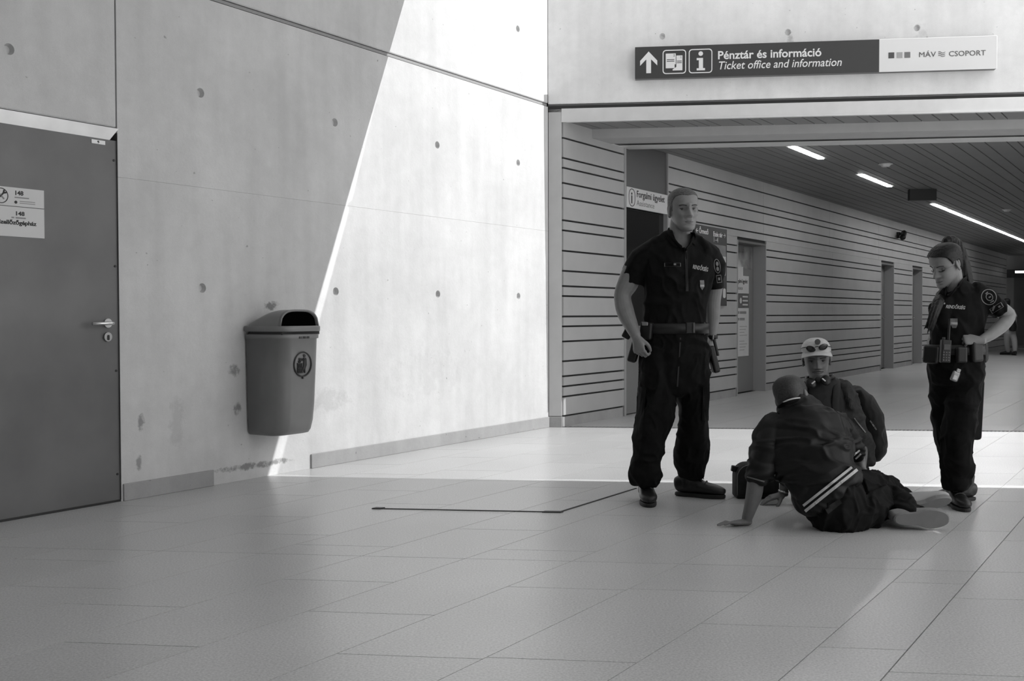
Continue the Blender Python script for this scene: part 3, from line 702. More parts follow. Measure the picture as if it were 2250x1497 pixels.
def ellipsoid(S, M, rx, ry, rz, nu=20, nv=12):
    v = [M @ Vector((0, 0, -rz))]; f = []
    for j in range(1, nv):
        th = math.pi*j/nv
        v += [M @ Vector((rx*math.sin(th)*math.cos(2*math.pi*i/nu), ry*math.sin(th)*math.sin(2*math.pi*i/nu), -rz*math.cos(th))) for i in range(nu)]
    v.append(M @ Vector((0, 0, rz)))
    for i in range(nu):
        f.append((0, 1+(i+1) % nu, 1+i)); f.append((len(v)-1, 1+(nv-2)*nu+i, 1+(nv-2)*nu+(i+1) % nu))
        for j in range(nv-2): f.append((1+j*nu+i, 1+j*nu+(i+1) % nu, 1+(j+1)*nu+(i+1) % nu, 1+(j+1)*nu+i))
    S.add(v, f)
def raw(S, base, name, m, parent, smooth=True):
    me = bpy.data.meshes.new(name); me.from_pydata([tuple(p-base) for p in S.v], [], S.f); me.update()
    if smooth: me.polygons.foreach_set('use_smooth', [True]*len(me.polygons))
    return link(name, me, m, parent)
def skin(S, base, name, m, parent, voxel=.006, smooth=4, fold=0.0, ffreq=14.0, fdir=(1, 1, 2.2), seed=0.0, cut=None, fsharp=1.0):
    """join the limbs into one continuous surface; fold = depth of cloth folds; cut(px, py, P) drops faces (openings)"""
    me = bpy.data.meshes.new(name); me.from_pydata([tuple(p-base) for p in S.v], [], S.f); me.update()
    bm = bmesh.new(); bm.from_mesh(me); bmesh.ops.recalc_face_normals(bm, faces=bm.faces); bm.to_mesh(me); bm.free()
    mods = [('REMESH', dict(mode='VOXEL', voxel_size=voxel)), ('SMOOTH', dict(factor=.5, iterations=smooth))]
    if voxel < .004: mods.append(('DECIMATE', dict(ratio=.4)))
    out = eval_mods(me, mods)
    if fold:
        sc = Vector(fdir)*ffreq; sd = Vector((seed, seed*1.7, seed*.6))
        nn = [v.normal.copy() for v in out.vertices]
        for v, q in zip(out.vertices, nn):
            c = Vector((v.co.x*sc.x, v.co.y*sc.y, v.co.z*sc.z)) + sd
            w = noise.noise(c + noise.noise_vector(c*.5)*.9)
            r_ = 1 - min(1, abs(w)*3.2)                   # ridged: creases rather than lumps
            c2 = c*.42 + Vector((3.1, 7.7, 1.3)); w2 = noise.noise(c2 + noise.noise_vector(c2*.6)*1.2)
            r2 = 1 - min(1, abs(w2)*2.6)
            v.co += q*fold*(r_*fsharp*.45 + r2*.9*fsharp + noise.noise(c*.3)*.8 - .5)
    if cut:
        bm = bmesh.new(); bm.from_mesh(out)
        rm = [f for f in bm.faces if cut(*proj(f.calc_center_median()+base), f.calc_center_median()+base)]
        bmesh.ops.delete(bm, geom=rm, context='FACES')
        bv = [v for v in bm.verts if v.is_boundary]
        for _ in range(10):
            nw = {v: sum(((e.other_vert(v).co) for e in v.link_edges if e.is_boundary), Vector())/max(1, sum(1 for e in v.link_edges if e.is_boundary)) for v in bv}
            for v in bv: v.co = v.co*.5 + nw[v]*.5
        bm.to_mesh(out); bm.free()
    out.materials.clear(); out.name = name
    out.polygons.foreach_set('use_smooth', [True]*len(out.polygons))
    return link(name, out, m, parent)
def inpoly(x, y, pts):
    c = False; j = len(pts)-1
    for i in range(len(pts)):
        (xi, yi), (xj, yj) = pts[i], pts[j]
        if (yi > y) != (yj > y) and x < (xj-xi)*(y-yi)/(yj-yi) + xi: c = not c
        j = i
    return c
# ---- head: sections from chin to crown plus face relief; local x right-hand side, y forward, z up, origin at eye level
HEAD = [(-.119, .012, .078, .050), (-.114, .028, .090, .024), (-.098, .042, .095, -.006), (-.076, .053, .092, -.040), (-.05, .061, .089, -.066), (-.025, .067, .087, -.080),
        (0, .0705, .086, -.090), (.025, .0725, .091, -.096), (.05, .073, .090, -.098), (.072, .070, .081, -.092), (.090, .060, .064, -.078), (.104, .044, .042, -.056), (.113, .024, .018, -.028), (.1155, .010, .004, -.012)]
def hsec(z, tab=HEAD):
    for i in range(len(tab)-1):
        if tab[i][0] <= z <= tab[i+1][0]:
            t = (z-tab[i][0])/(tab[i+1][0]-tab[i][0]); q = [tab[max(i-1, 0)], tab[i], tab[i+1], tab[min(i+2, len(tab)-1)]]
            return [cat(*[x[c] for x in q], t) for c in (1, 2, 3)]
    return tab[0][1:] if z < tab[0][0] else tab[-1][1:]
def gauss(d, s): return math.exp(-(d/s)**2/2)
def head_point(z, a, off=0.0, fem=0.0):
    w, yf, yb = hsec(z); w *= (1 - .06*fem*(1 if z < 0 else .3)); yc = (yf+yb)/2; e = 2/2.35
    ca, sa = math.cos(a), math.sin(a)
    x = (w+off)*math.copysign(abs(ca)**e, ca); y = yc + ((yf-yb)/2+off)*math.copysign(abs(sa)**e, sa)
    if sa > 0 and off == 0.0:
        fr = min(1, sa*1.6)
        if -.049 < z < .03:                               # nose
            t = (0.03 - z)/.066; hgt = .005 + .026*max(0, min(1, t))**1.25
            if z < -.038: hgt *= max(0, (z+.049)/.011)
            y += fr*hgt*gauss(x, .0070 + .0055*max(0, min(1, t)))
        for sx in (-1, 1):
            y -= fr*.0150*gauss(x - sx*.030, .013)*gauss(z + .001, .0100)      # eye socket
            y += fr*.0065*gauss(x - sx*.028, .02)*gauss(z - .021, .006)*(1-.6*fem)       # brow
            y += fr*.0050*gauss(x - sx*.045, .015)*gauss(z + .028, .013)       # cheekbone
            y -= fr*.0040*gauss(x - sx*.042, .012)*gauss(z + .068, .016)       # hollow of the cheek
            y += fr*.0045*gauss(x - sx*.014, .006)*gauss(z + .038, .0055)      # nostril wing
            y -= fr*.0030*gauss(x - sx*.024, .005)*gauss(z + .052, .012)       # fold beside the mouth
        y += fr*(.0070*gauss(z + .0635, .0045) + .0080*gauss(z + .0775, .0055) - .0075*gauss(z + .0705, .0026))*gauss(x, .017)
        y += fr*(.0065*gauss(z + .104, .012)*gauss(x, .018) - .005*gauss(z + .090, .006)*gauss(x, .022))
    return Vector((x, y, z))
def face_pt(x, z, out=0.0, fem=0.0):
    w = hsec(z)[0]*(1 - .06*fem*(1 if z < 0 else .3)); c = min(.98, abs(x)/w)**(2.35/2)
    p = head_point(z, math.acos(math.copysign(c, x)), 0.0, fem); p.x = x; p.y += out; return p
def head(S, M, k=1.0, fem=0.0):
    nz, na = 96, 96; v = []; f = []
    zs = [-.119 + .2345*(.5 - .5*math.cos(math.pi*(i+.3)/(nz+.2)))*.999 for i in range(nz)]
    for z in zs: v += [M @ (head_point(z, 2*math.pi*j/na, 0.0, fem)*k) for j in range(na)]
    for i in range(nz-1):
        for j in range(na): f.append((i*na+j, i*na+(j+1) % na, (i+1)*na+(j+1) % na, (i+1)*na+j))
    f.append(tuple(range(na))[::-1]); f.append(tuple((nz-1)*na+j for j in range(na)))
    S.add(v, f)
    for sx in (-1, 1):                                    # ears
        E = M @ Matrix.Translation(Vector((sx*.0735, -.010, -.008))*k) @ Matrix.Rotation(R(-12), 4, 'X') @ Matrix.Rotation(R(sx*-22), 4, 'Z')
        ellipsoid(S, E @ Matrix.Translation((0, 0, .006*k)), .0075*k, .019*k, .026*k, 14, 10); ellipsoid(S, E @ Matrix.Translation((0, .004*k, -.020*k)), .0075*k, .011*k, .014*k, 12, 8)
        E2 = M @ Matrix.Translation(Vector((sx*.078, -.017, .002))*k) @ Matrix.Rotation(R(sx*-25), 4, 'Z'); ellipsoid(S, E2, .006*k, .010*k, .022*k, 10, 8)
def headM(px, py, Y, fwd, roll=0.0):
    f = Vector(fwd).normalized(); x = f.cross(UP).normalized(); z = x.cross(f)
    rot = Matrix((x, f, z)).transposed().to_4x4()
    return Matrix.Translation(at(px, py, Y)) @ rot @ Matrix.Rotation(R(roll), 4, 'Y')
def hair_shell(base, M, k, test, off, m, parent, name='hair', inner=-.004, jitter=.0015):
    nz, na = 130, 150; zs = [-.10 + (.1155+.098)*i/(nz-1) for i in range(nz)]; ok = {}; bm = bmesh.new(); V = {}; W = {}
    top = .1150
    for i, z in enumerate(zs):
        for j in range(na):
            a = 2*math.pi*j/na; p0 = head_point(min(z, top), a, 0.0 + 1e-6)
            ok[i, j] = test(p0)
    def vert(i, j, o):
        D = V if o else W
        if (i, j) not in D:
            z = min(zs[i], top); a = 2*math.pi*j/na; p = head_point(z, a, off if o else inner)
            if o: p.z += off*max(0, (z-.03)/.085)*1.0; p += Vector((1, 1, 1))*jitter*noise.noise(p*120)
            D[i, j] = bm.verts.new((M @ (p*k)) - base)
        return D[i, j]
    for o in (1, 0):
        for i in range(nz-1):
            for j in range(na):
                q = [(i, j), (i, (j+1) % na), (i+1, (j+1) % na), (i+1, j)]
                if all(ok[c] for c in q): bm.faces.new([vert(*c, o) for c in (q if o else q[::-1])])
        if o and all(ok[nz-1, j] for j in range(na)): bm.faces.new([vert(nz-1, j, 1) for j in range(na)])
    es = [e for e in bm.edges if e.is_boundary]
    for (i, j) in list(V):
        pass
    bnd = [(i, j) for (i, j) in V if V[i, j].is_boundary and (i, j) in W]
    for (i, j) in bnd:
        V[i, j].co = V[i, j].co*.35 + W[i, j].co*.65      # feather the hairline down to the scalp
    bmesh.ops.recalc_face_normals(bm, faces=bm.faces)
    return link(name, bm_mesh(bm, name, True), m, parent)
def eyes(base, M, k, parent, closed=False, fem=0.0, skin_m=None, lips=.12):
    sk = skin_m or mat('skin', .21)
    for sx in (-1, 1):
        ey = face_pt(sx*.0305, -.001, 0, fem).y - .0078; c = M @ (Vector((sx*.0305, ey, -.001))*k)
        f = (M.to_3x3() @ Vector((sx*.10, 1, 0))).normalized()
        bm = bmesh.new(); bmesh.ops.create_uvsphere(bm, u_segments=28, v_segments=20, radius=.0118*k)
        me = bm_mesh(bm, 'eye', True); me.materials.append(mat('eye_white', .26, .25)); me.materials.append(M_BLACK)
        for p in me.polygons:
            if p.center.normalized().dot(f) > .86: p.material_index = 1
        o = link('eye', me, None, parent); o.location = c - base
        zl = -.0068 if closed else .0026                   # edge of the upper lid
        for nm, keep in (('upper_eyelid', lambda q: q.z > zl - .10*abs(q.x)), ('lower_eyelid', lambda q: q.z < -.0052)):
            bm = bmesh.new(); bmesh.ops.create_uvsphere(bm, u_segments=28, v_segments=24, radius=.0130)
            bmesh.ops.delete(bm, geom=[v for v in bm.verts if not keep(v.co) or v.co.y < -.002], context='VERTS')
            for v in bm.verts: v.co = M @ ((v.co + Vector((sx*.0305, ey, -.001)))*k) - base
            bmesh.ops.recalc_face_normals(bm, faces=bm.faces); link(nm, bm_mesh(bm, nm, True), sk, parent)
        S = Sh(); tube(S, [(M @ (face_pt(sx*(.015 + .034*t/6), .0165 + (.003 + .003*fem)*math.sin(math.pi*(t/6)*.85), .0005, fem)*k), .0024*k, (.0052 - .0018*fem)*k*(1 - .45*t/6), UP) for t in range(7)], 8, 1); raw(S, base, 'eyebrow', mat('brow_hair', .03, .8), parent)
        S = Sh(); tube(S, [(M @ (Vector((sx*.0305 + .0115*q, ey + .0130*math.cos(q*.95), -.001 + zl - .0018*(0 if not closed else 1-q*q) + .0015*(1-q*q)*(0 if closed else 1)))*k), .0009*k, .0013*k, UP) for q in (-1, -.6, -.2, .2, .6, 1)], 6, 1); raw(S, base, 'eyelash', mat('brow_hair', .03), parent)
    S = Sh(); tube(S, [(M @ (face_pt(x, -.0706 + .0012*(abs(x)/.02)**2, -.0004, fem)*k), .0012*k, .0012*k, UP) for x in (-.022, -.015, -.008, 0, .008, .015, .022)], 8, 2); raw(S, base, 'mouth_line', mat('mouth_dark', .03, .6), parent)
    lm = mat('lip_skin', lips, .45)
    for z0, r0 in ((-.0655, .0030), (-.0762, .0036)):
        S = Sh(); tube(S, [(M @ (face_pt(x, z0 + (.0040 if z0 < -.07 else -.0030)*(abs(x)/.019)**2, -.0010, fem)*k), .0022*k, r0*k*(1 - .75*(abs(x)/.019)**2), UP) for x in (-.018, -.012, -.006, 0, .006, .012, .018)], 10, 2); raw(S, base, 'lip', lm, parent)
def hand(S, M, right=True, curl=((20, 30, 20),)*4, spread=4.0, thumb=(0, 20, 20), k=1.0, thumb_out=.75):
    """local: origin wrist, y to the fingertips, z back of the hand"""
    ts = -1 if right else 1; X = Vector((1, 0, 0))
    def row(p, a, b): return (M @ (Vector(p)*k), a*k, b*k, (M.to_3x3() @ X))
    tube(S, [row((0, -.02, 0), .027, .020), row((0, .012, 0), .029, .019), row((ts*.003, .045, 0), .037, .0165), row((ts*.001, .078, .001), .041, .0135), row((0, .092, .001), .038, .011)], 18, 3, .5)
    tube(S, [row((ts*.018, .012, -.006), .014, .014), row((ts*.032, .035, -.010), .014, .014), row((ts*.036, .055, -.010), .010, .010)], 12, 3)
    L = [(.043, .027, .022), (.047, .030, .023), (.043, .028, .022), (.034, .021, .019)]
    for i in range(4):
        bx = ts*(.031 - .0205*i); by = (.086, .091, .087, .079)[i]; c = curl[i if len(curl) > 1 else 0]
        p = Vector((bx, by-.014, .0)); a = 0.0; yaw = R(-ts*spread*(1.5-i)); pts = [p.copy(), Vector((bx, by, 0.001))]
        p = Vector((bx, by, .001)); rr = [.0098, .0098]
        for j in range(3):
            a += R(c[j]); d = Vector((math.sin(-yaw)*math.cos(a)*-1, math.cos(a)*math.cos(yaw), -math.sin(a)))
            q = p + d*L[i][j]*.5; pts.append(q); p = p + d*L[i][j]; pts.append(p.copy()); rr += [.0086-.0006*j, .0088-.0009*j]
        if i == 3: rr = [x*.88 for x in rr]
        tube(S, [(M @ (q*k), r_*k, r_*k, (M.to_3x3() @ X)) for q, r_ in zip(pts, rr)], 10, 2, .9)
    p = Vector((ts*.030, .030, -.008)); d = Vector((ts*thumb_out, .62, -.25)).normalized(); pts = [p]; rr = [.012]
    for j, l in enumerate((.032, .030, .026)):
        d = (d + Vector((-ts*math.sin(R(thumb[j])), math.cos(R(thumb[j]))*.0, -.25*math.sin(R(thumb[j]))))).normalized(); p = p + d*l; pts.append(p); rr.append((.0115, .0105, .0085)[j])
    tube(S, [(M @ (q*k), r_*k, r_*k, (M.to_3x3() @ X)) for q, r_ in zip(pts, rr)], 10, 3, .9)
def handM(p, fdir, back):
    y = Vector(fdir).normalized(); z = Vector(back); z = (z - y*z.dot(y)).normalized(); x = y.cross(z)
    return Matrix.Translation(p) @ Matrix((x, y, z)).transposed().to_4x4()
# ---- footwear: local y to the toe, z up, origin under the ankle
def shoe(base, M, parent, m_up, m_sole, k=1.0, shaft=.0, name='boot', sole_h=.022, laces=True, flare=1.0):
    S = Sh(); X = M.to_3x3() @ Vector((1, 0, 0))
    def row(y, z, a, b): return (M @ (Vector((0, y, z))*k), a*k, b*k, X)
    h0 = sole_h*.6
    tube(S, [row(-.068, .052+h0, .030, .042), row(-.03, .058+h0, .036, .052), row(.03, .052+h0, .040, .048), row(.09, .040+h0, .046, .036), row(.14, .034+h0, .047, .030), row(.178, .028+h0, .038, .024), row(.196, .026+h0, .024, .018)], 20, 3, .6)
    if shaft: tube(S, [row(-.005, .05, .042, .052), row(-.008, .10, .041, .050), row(-.012, shaft*.75, .043, .052), row(-.014, shaft, .046, .055)], 18, 3, .3)
    else: tube(S, [row(-.02, .05, .034, .042), row(-.022, .098, .034, .044)], 16, 3, .3)
    up = skin(S, base, name, m_up, parent, .005, 3)
    out = []
    for j in range(40):
        a = 2*math.pi*j/40; t = math.sin(a)               # toe +1, heel -1
        y = .062 + .143*t; wv = (.036 + .013*max(0, min(1, (y+.02)/.12)) - .012*gauss(y-.035, .035))*flare
        out.append((wv*math.copysign(abs(math.cos(a))**.75, math.cos(a)), y))
    bm = bmesh.new(); rows_ = []
    for zz, sc in ((-.0, .95), (.006, 1.0), (sole_h*.8, 1.0), (sole_h, .97)):
        rows_.append([bm.verts.new((M @ (Vector((x*sc, .062+(y-.062)*sc, zz))*k)) - base) for x, y in out])
    n = 40
    for A, B in zip(rows_[:-1], rows_[1:]):
        for i in range(n): bm.faces.new((A[i], A[(i+1) % n], B[(i+1) % n], B[i]))
    bm.faces.new(rows_[0][::-1]); bm.faces.new(rows_[-1]); bmesh.ops.recalc_face_normals(bm, faces=bm.faces)
    link('sole', bm_mesh(bm, 'sole'), m_sole, up)
    if laces:
        for q in range(5):
            y = .10 - .022*q; z = .088 + .016*q + h0*.4
            pts = [M @ (Vector((x, y - abs(x)*.1, z - (x/.03)**2*.012))*k) - base for x in (-.03, -.015, 0, .015, .03)]
            tube_mesh('lace', pts, .0028*k, mat('lace', .05, .6), up, 6)
    return up
def shoeM(p, toe, up=(0, 0, 1)):
    z = Vector(up).normalized(); y = Vector(toe); y = (y - z*y.dot(z)).normalized(); x = y.cross(z)
    return Matrix.Translation(p) @ Matrix((x, y, z)).transposed().to_4x4()
# ---- flat marks laid on a curved surface
class Surf:
    def __init__(s, *objs):
        s.t = []
        for o in objs:
            off = o.parent.location if o.parent else Vector()
            bm = bmesh.new(); bm.from_mesh(o.data); bmesh.ops.translate(bm, verts=bm.verts, vec=off); s.t.append(BVHTree.FromBMesh(bm)); bm.free()
    def hit(s, px, py, lift=.003, fallback=6.0):
        o = Vector((0, 0, CAM_H)); d = (_fw*F_PX + _rt*(px-IMG_W/2) - _up*(py-IMG_H/2)).normalized(); best = None
        for t in s.t:
            r = t.ray_cast(o, d)
            if r[0] and (best is None or r[3] < best[1]): best = (r[0], r[3])
        return best[0] - d*lift if best else at(px, py, fallback)
def decal(name, surf, polys, m, parent, base, lift=.003, fb=6.0):
    """polys: closed px outlines; each is filled, then laid on the surface"""
    bm = bmesh.new()
    for pts in polys:
        vs = [bm.verts.new((x, y, 0)) for x, y in pts]; bm.faces.new(vs)
    bmesh.ops.triangulate(bm, faces=bm.faces)
    bmesh.ops.subdivide_edges(bm, edges=[e for e in bm.edges if e.calc_length() > 7], cuts=2, use_grid_fill=True)
    for v in bm.verts: v.co = surf.hit(v.co.x, v.co.y, lift, fb) - base
    bmesh.ops.recalc_face_normals(bm, faces=bm.faces)
    ex = bmesh.ops.extrude_face_region(bm, geom=bm.faces[:]); nv = [g_ for g_ in ex['geom'] if isinstance(g_, bmesh.types.BMVert)]
    for v in nv: v.co += _fw*.0025
    bmesh.ops.recalc_face_normals(bm, faces=bm.faces)
    return link(name, bm_mesh(bm, name), m, parent)
def outline(pts, w): # closed px outline -> quads of width w
    out = []; n = len(pts); cx = sum(p[0] for p in pts)/n; cy = sum(p[1] for p in pts)/n
    ins = []
    for x, y in pts:
        d = math.hypot(x-cx, y-cy); ins.append((cx + (x-cx)*(1-w/d), cy + (y-cy)*(1-w/d)))
    for i in range(n): out.append([pts[i], pts[(i+1) % n], ins[(i+1) % n], ins[i]])
    return out
def oval(cx, cy, rx, ry, rot=0, n=22):
    c, s = math.cos(R(rot)), math.sin(R(rot))
    return [(cx + rx*math.cos(2*math.pi*k/n)*c - ry*math.sin(2*math.pi*k/n)*s, cy + rx*math.cos(2*math.pi*k/n)*s + ry*math.sin(2*math.pi*k/n)*c) for k in range(n)]
def quadp(cx, cy, w, h, rot=0):
    c, s = math.cos(R(rot)), math.sin(R(rot)); return [(cx + x*c - y*s, cy + x*s + y*c) for x, y in ((-w/2, -h/2), (w/2, -h/2), (w/2, h/2), (-w/2, h/2))]
def dtext(body, surf, x0, y0, x1, y1, hpx, m, parent, base, shear=0.0, lift=.003, fb=6.0, name='lettering', offset=.02):
    cu = bpy.data.curves.new(name, 'FONT'); cu.body = body; cu.size = 1; cu.resolution_u = 2; cu.offset = offset; cu.shear = shear
    o = bpy.data.objects.new(name, cu); COL.objects.link(o); me = bpy.data.meshes.new_from_object(o.evaluated_get(bpy.context.evaluated_depsgraph_get()))
    bpy.data.objects.remove(o); bpy.data.curves.remove(cu); me.materials.clear()
    xs = [v.co.x for v in me.vertices]; a, b = min(xs), max(xs); L = math.hypot(x1-x0, y1-y0); ux, uy = (x1-x0)/L, (y1-y0)/L
    for v in me.vertices:
        t = (v.co.x-a)/(b-a)*L; u = v.co.y*hpx/.7
        v.co = surf.hit(x0 + ux*t + uy*u, y0 + uy*t - ux*u, lift, fb) - base
    return link(name, me, m, parent)
def skinmat(): return mat('skin', .21, .5, spec=.35, var=.06, scale=30, bump=.03, bscale=300)
M_SKIN = skinmat(); M_UNI = mat('navy_uniform_cloth', .0042, .8, spec=.15, var=.25, scale=40, bump=.15, bscale=400)
M_UNIT = mat('navy_trouser_cloth', .005, .85, spec=.15, var=.25, scale=30, bump=.2, bscale=300)
M_BOOT = mat('black_boot_leather', .012, .38, spec=.45, var=.2, scale=30, bump=.1, bscale=150)
M_SOLE = mat('black_rubber', .010, .6)
M_GEAR = mat('black_gear', .009, .45, spec=.4)
M_THREAD = mat('pale_thread', .42, .7); M_THREADD = mat('dull_thread', .16, .7)
M_HAIRS = mat('cropped_hair', .075, .7, var=.4, scale=120)
def ph_(x): return x
def boxo(name, base, M, sx, sy, sz, m, parent, bevel=.004):
    bm = bmesh.new(); bm_box(bm, -sx/2, sx/2, -sy/2, sy/2, -sz/2, sz/2)
    bmesh.ops.bevel(bm, geom=bm.edges[:], offset=bevel, segments=3, profile=.5, affect='EDGES'); bm.transform(Matrix.Translation(-base) @ M); return link(name, bm_mesh(bm, name), m, parent)
def locM(p, rz=0, ry=0, rx=0): return Matrix.Translation(p) @ Matrix.Rotation(R(rz), 4, 'Z') @ Matrix.Rotation(R(ry), 4, 'Y') @ Matrix.Rotation(R(rx), 4, 'X')
def gz(p): return Vector((p.x, p.y, 0))
def band(name, base, c, rx, ry, h, m, parent, tilt=Matrix.Identity(3), th=.006, n=40):
    bm = bmesh.new(); L = []
    for rr, z in ((0, -h/2), (th, -h/2), (th, h/2), (0, h/2)):
        L.append([bm.verts.new(c - base + tilt @ Vector(((rx+rr)*math.cos(2*math.pi*j/n), (ry+rr)*math.sin(2*math.pi*j/n), z))) for j in range(n)])
    for q in range(4):
        A, B = L[q], L[(q+1) % 4]
        for j in range(n): bm.faces.new((A[j], A[(j+1) % n], B[(j+1) % n], B[j]))
    bmesh.ops.recalc_face_normals(bm, faces=bm.faces); return link(name, bm_mesh(bm, name, True), m, parent)
# ------------------------------------------------------------------ standing policeman
def policeman():
    Y = 6.13; B = gz(at(1480, 1100, Y)); P = tag(empty('person', B), 'tall person in dark police uniform standing with cropped hair, looking at the camera', 'person')
    k = 1.07; HM = headM(1501, 461, Y-.02, (.20, -1, -.03), 2)
    S = Sh(); head(S, HM, k)
    it(S, [(1499, 478, Y+.02, 25, .062), (1497, 505, Y+.01, 27, .062), (1496, 528, Y, 31, .066), (1495, 548, Y, 52, .078), (1492, 575, Y, 68, .098), (1486, 640, Y, 60, .10), (1483, 715, Y, 58, .09), (1484, 765, Y, 60, .10)])
    it(S, [(1430, 562, Y, 24, .06), (1398, 585, Y+.02, 24), (1380, 622, Y+.03, 23, .055), (1368, 650, Y+.03, 19, .048), (1374, 685, Y, 19.5, .050), (1388, 718, Y-.06, 15, .038), (1397, 738, Y-.10, 11.5, .026)])
    it(S, [(1545, 562, Y, 24, .06), (1564, 590, Y+.04, 23), (1569, 630, Y+.07, 19, .05), (1566, 662, Y+.09, 17.5, .045), (1566, 695, Y+.10, 16, .042), (1564, 735, Y+.10, 10.5, .028)])
    hand(S, handM(at(1397, 740, Y-.10), (.22, -.12, -.95), (-.62, -.75, -.1)), True, ((42, 62, 40), (48, 66, 42), (52, 68, 44), (56, 70, 46)), 2, (18, 30, 25), k=.98)
    hand(S, handM(at(1563, 738, Y+.10), (-.10, -.10, -.95), (.85, -.5, .1)), False, ((35, 45, 30),)*4, 3, (10, 25, 20), k=.95)
    it(S, [(1455, 770, Y, 24, .07), (1440, 900, Y-.03, 14, .045), (1420, 1060, Y-.10, 10, .035)])
    it(S, [(1518, 770, Y, 24, .07), (1523, 900, Y+.04, 14, .045), (1521, 1050, Y+.12, 10, .035)])
    skin(S, B, 'body', M_SKIN, P, .0025, 1)
    def hl(p):
        y = p.y; t = [(-.12, -.075), (-.07, -.062), (-.04, -.035), (-.012, .012), (.008, .012), (.014, -.012), (.026, -.008), (.034, .040), (.055, .064), (.075, .074), (.2, .078)]
        for (a, b), (c, d) in zip(t[:-1], t[1:]):
            if a <= y <= c: return p.z > b + (d-b)*(y-a)/(c-a) - .006*gauss(p.x, .02)
        return False
    hair_shell(B, HM, k, hl, .0020, M_HAIRS, P, jitter=.0007); eyes(B, HM, k, P)
    # shirt
    S = Sh()
    it(S, [(1496, 524, Y, 34, .070), (1495, 540, Y, 56, .085), (1492, 560, Y, 80, .108), (1489, 590, Y, 80, .126), (1485, 630, Y, 73, .128), (1483, 665, Y, 69, .122), (1482, 700, Y, 70, .118), (1483, 718, Y, 70, .116)], cap=.3)
    it(S, [(1440, 556, Y, 30, .075), (1414, 570, Y+.01, 31, .075), (1398, 592, Y+.02, 30, .072), (1389, 622, Y+.03, 26.5, .068)], cap=.15)
    it(S, [(1538, 556, Y, 30, .075), (1556, 570, Y+.02, 29, .075), (1567, 596, Y+.05, 25, .07), (1570, 634, Y+.07, 20.5, .062)], cap=.15)
    it(S, [(1486, 520, Y+.01, 14, .05), (1462, 530, Y+.01, 15, .06), (1436, 544, Y+.01, 18, .065), (1412, 560, Y+.01, 22, .07)]); it(S, [(1508, 520, Y+.01, 14, .05), (1528, 530, Y+.01, 15, .06), (1548, 544, Y+.01, 18, .065), (1562, 560, Y+.02, 20, .07)])
    V = [(1474, 498), (1524, 498), (1523, 522), (1508, 549), (1504, 549), (1483, 524)]
    sh = skin(S, B, 'shirt', M_UNI, P, .006, 3, .014, 13, (1, 1, .6), 2.0, cut=lambda x, y, p: p.y < Y-.01 and inpoly(x, y, V))
    # collar
    S = Sh()
    for pts in ([(1497, 512, Y+.075), (1474, 508, Y+.04), (1468, 512, Y-.01), (1476, 527, Y-.075), (1492, 540, Y-.112), (1505, 549, Y-.128)], [(1497, 512, Y+.075), (1518, 508, Y+.04), (1525, 513, Y-.01), (1522, 527, Y-.075), (1515, 540, Y-.112), (1507, 549, Y-.128)]):
        tube(S, [(at(*q), .006, .023 if i < 4 else .015, (Vector((q[0]-1497, 0, 0)).normalized() if q[0] != 1497 else Vector((0, 1, 0)))) for i, q in enumerate(pts)], 10, 3, .4)
    raw(S, B, 'collar', M_UNI, sh)
    sf = Surf(sh)
    for nm, poly in (('collar_flap', [(1517, 510), (1527, 512), (1531, 541), (1524, 536), (1516, 530)]), ('collar_flap', [(1474, 512), (1482, 522), (1502, 546), (1480, 541), (1466, 524)])):
        decal(nm, sf, [poly], M_UNI, sh, B, .012, Y-.12)
    decal('placket', sf, [[(1505, 550), (1510, 550), (1513, 640), (1507, 640)]], mat('placket_cloth', .016, .8), sh, B, .004, Y)
    dtext('RENDŐRSÉG', sf, 1522, 590, 1555, 597, 8.5, M_THREAD, sh, B, fb=Y)
    decal('name_tape', sf, outline(quadp(1478, 582, 36, 8, 0), 1.2) + [quadp(1483, 581, 5, 4)], M_THREADD, sh, B, .003, Y)
    decal('chest_badge', sf, [[(1538, 616), (1547, 616), (1548, 630), (1543, 638), (1538, 630)]], M_THREADD, sh, B, .004, Y); decal('badge_band', sf, [quadp(1543, 628, 9, 4)], M_THREAD, sh, B, .006, Y)
    decal('badge_band', sf, [quadp(1543, 621, 9, 2)], M_THREADD, sh, B, .006, Y)
    decal('sleeve_patch', sf, outline(oval(1576, 585, 7, 16, -8), 1.3) + [oval(1576, 580, 3, 5, -8, 10), oval(1577, 591, 3, 5, -8, 10)], M_THREADD, sh, B, .004, Y)
    decal('rank_patch', sf, outline(quadp(1580, 613, 11, 17, -8), 1.5) + [quadp(1580, 613, 4, 6, -8)], M_THREADD, sh, B, .004, Y)
    # trousers
    S = Sh()
    it(S, [(1483, 716, Y, 69, .115), (1484, 745, Y, 72, .122), (1485, 790, Y, 74, .13), (1486, 830, Y, 72, .125), (1487, 858, Y, 60, .11)], cap=.3)
    it(S, [(1450, 770, Y, 40, .115), (1445, 830, Y-.01, 40, .11), (1441, 900, Y-.03, 39.5, .105), (1431, 950, Y-.05, 36, .098), (1424, 985, Y-.07, 33.5, .09), (1419, 1020, Y-.08, 31, .088), (1418, 1044, Y-.10, 35, .092), (1418, 1060, Y-.10, 30, .080)], cap=.3)
    it(S, [(1520, 770, Y, 40, .115), (1522, 830, Y+.02, 37, .11), (1525, 890, Y+.04, 33, .105), (1523, 940, Y+.06, 34, .098), (1520, 980, Y+.08, 37, .095), (1518, 1012, Y+.10, 38.5, .095), (1520, 1030, Y+.11, 31, .085), (1521, 1044, Y+.12, 28, .075)], cap=.3)
    tr = skin(S, B, 'trousers', M_UNIT, P, .0065, 3, .016, 13, (1, 1, .8), 5.0)
    st_ = Surf(tr)
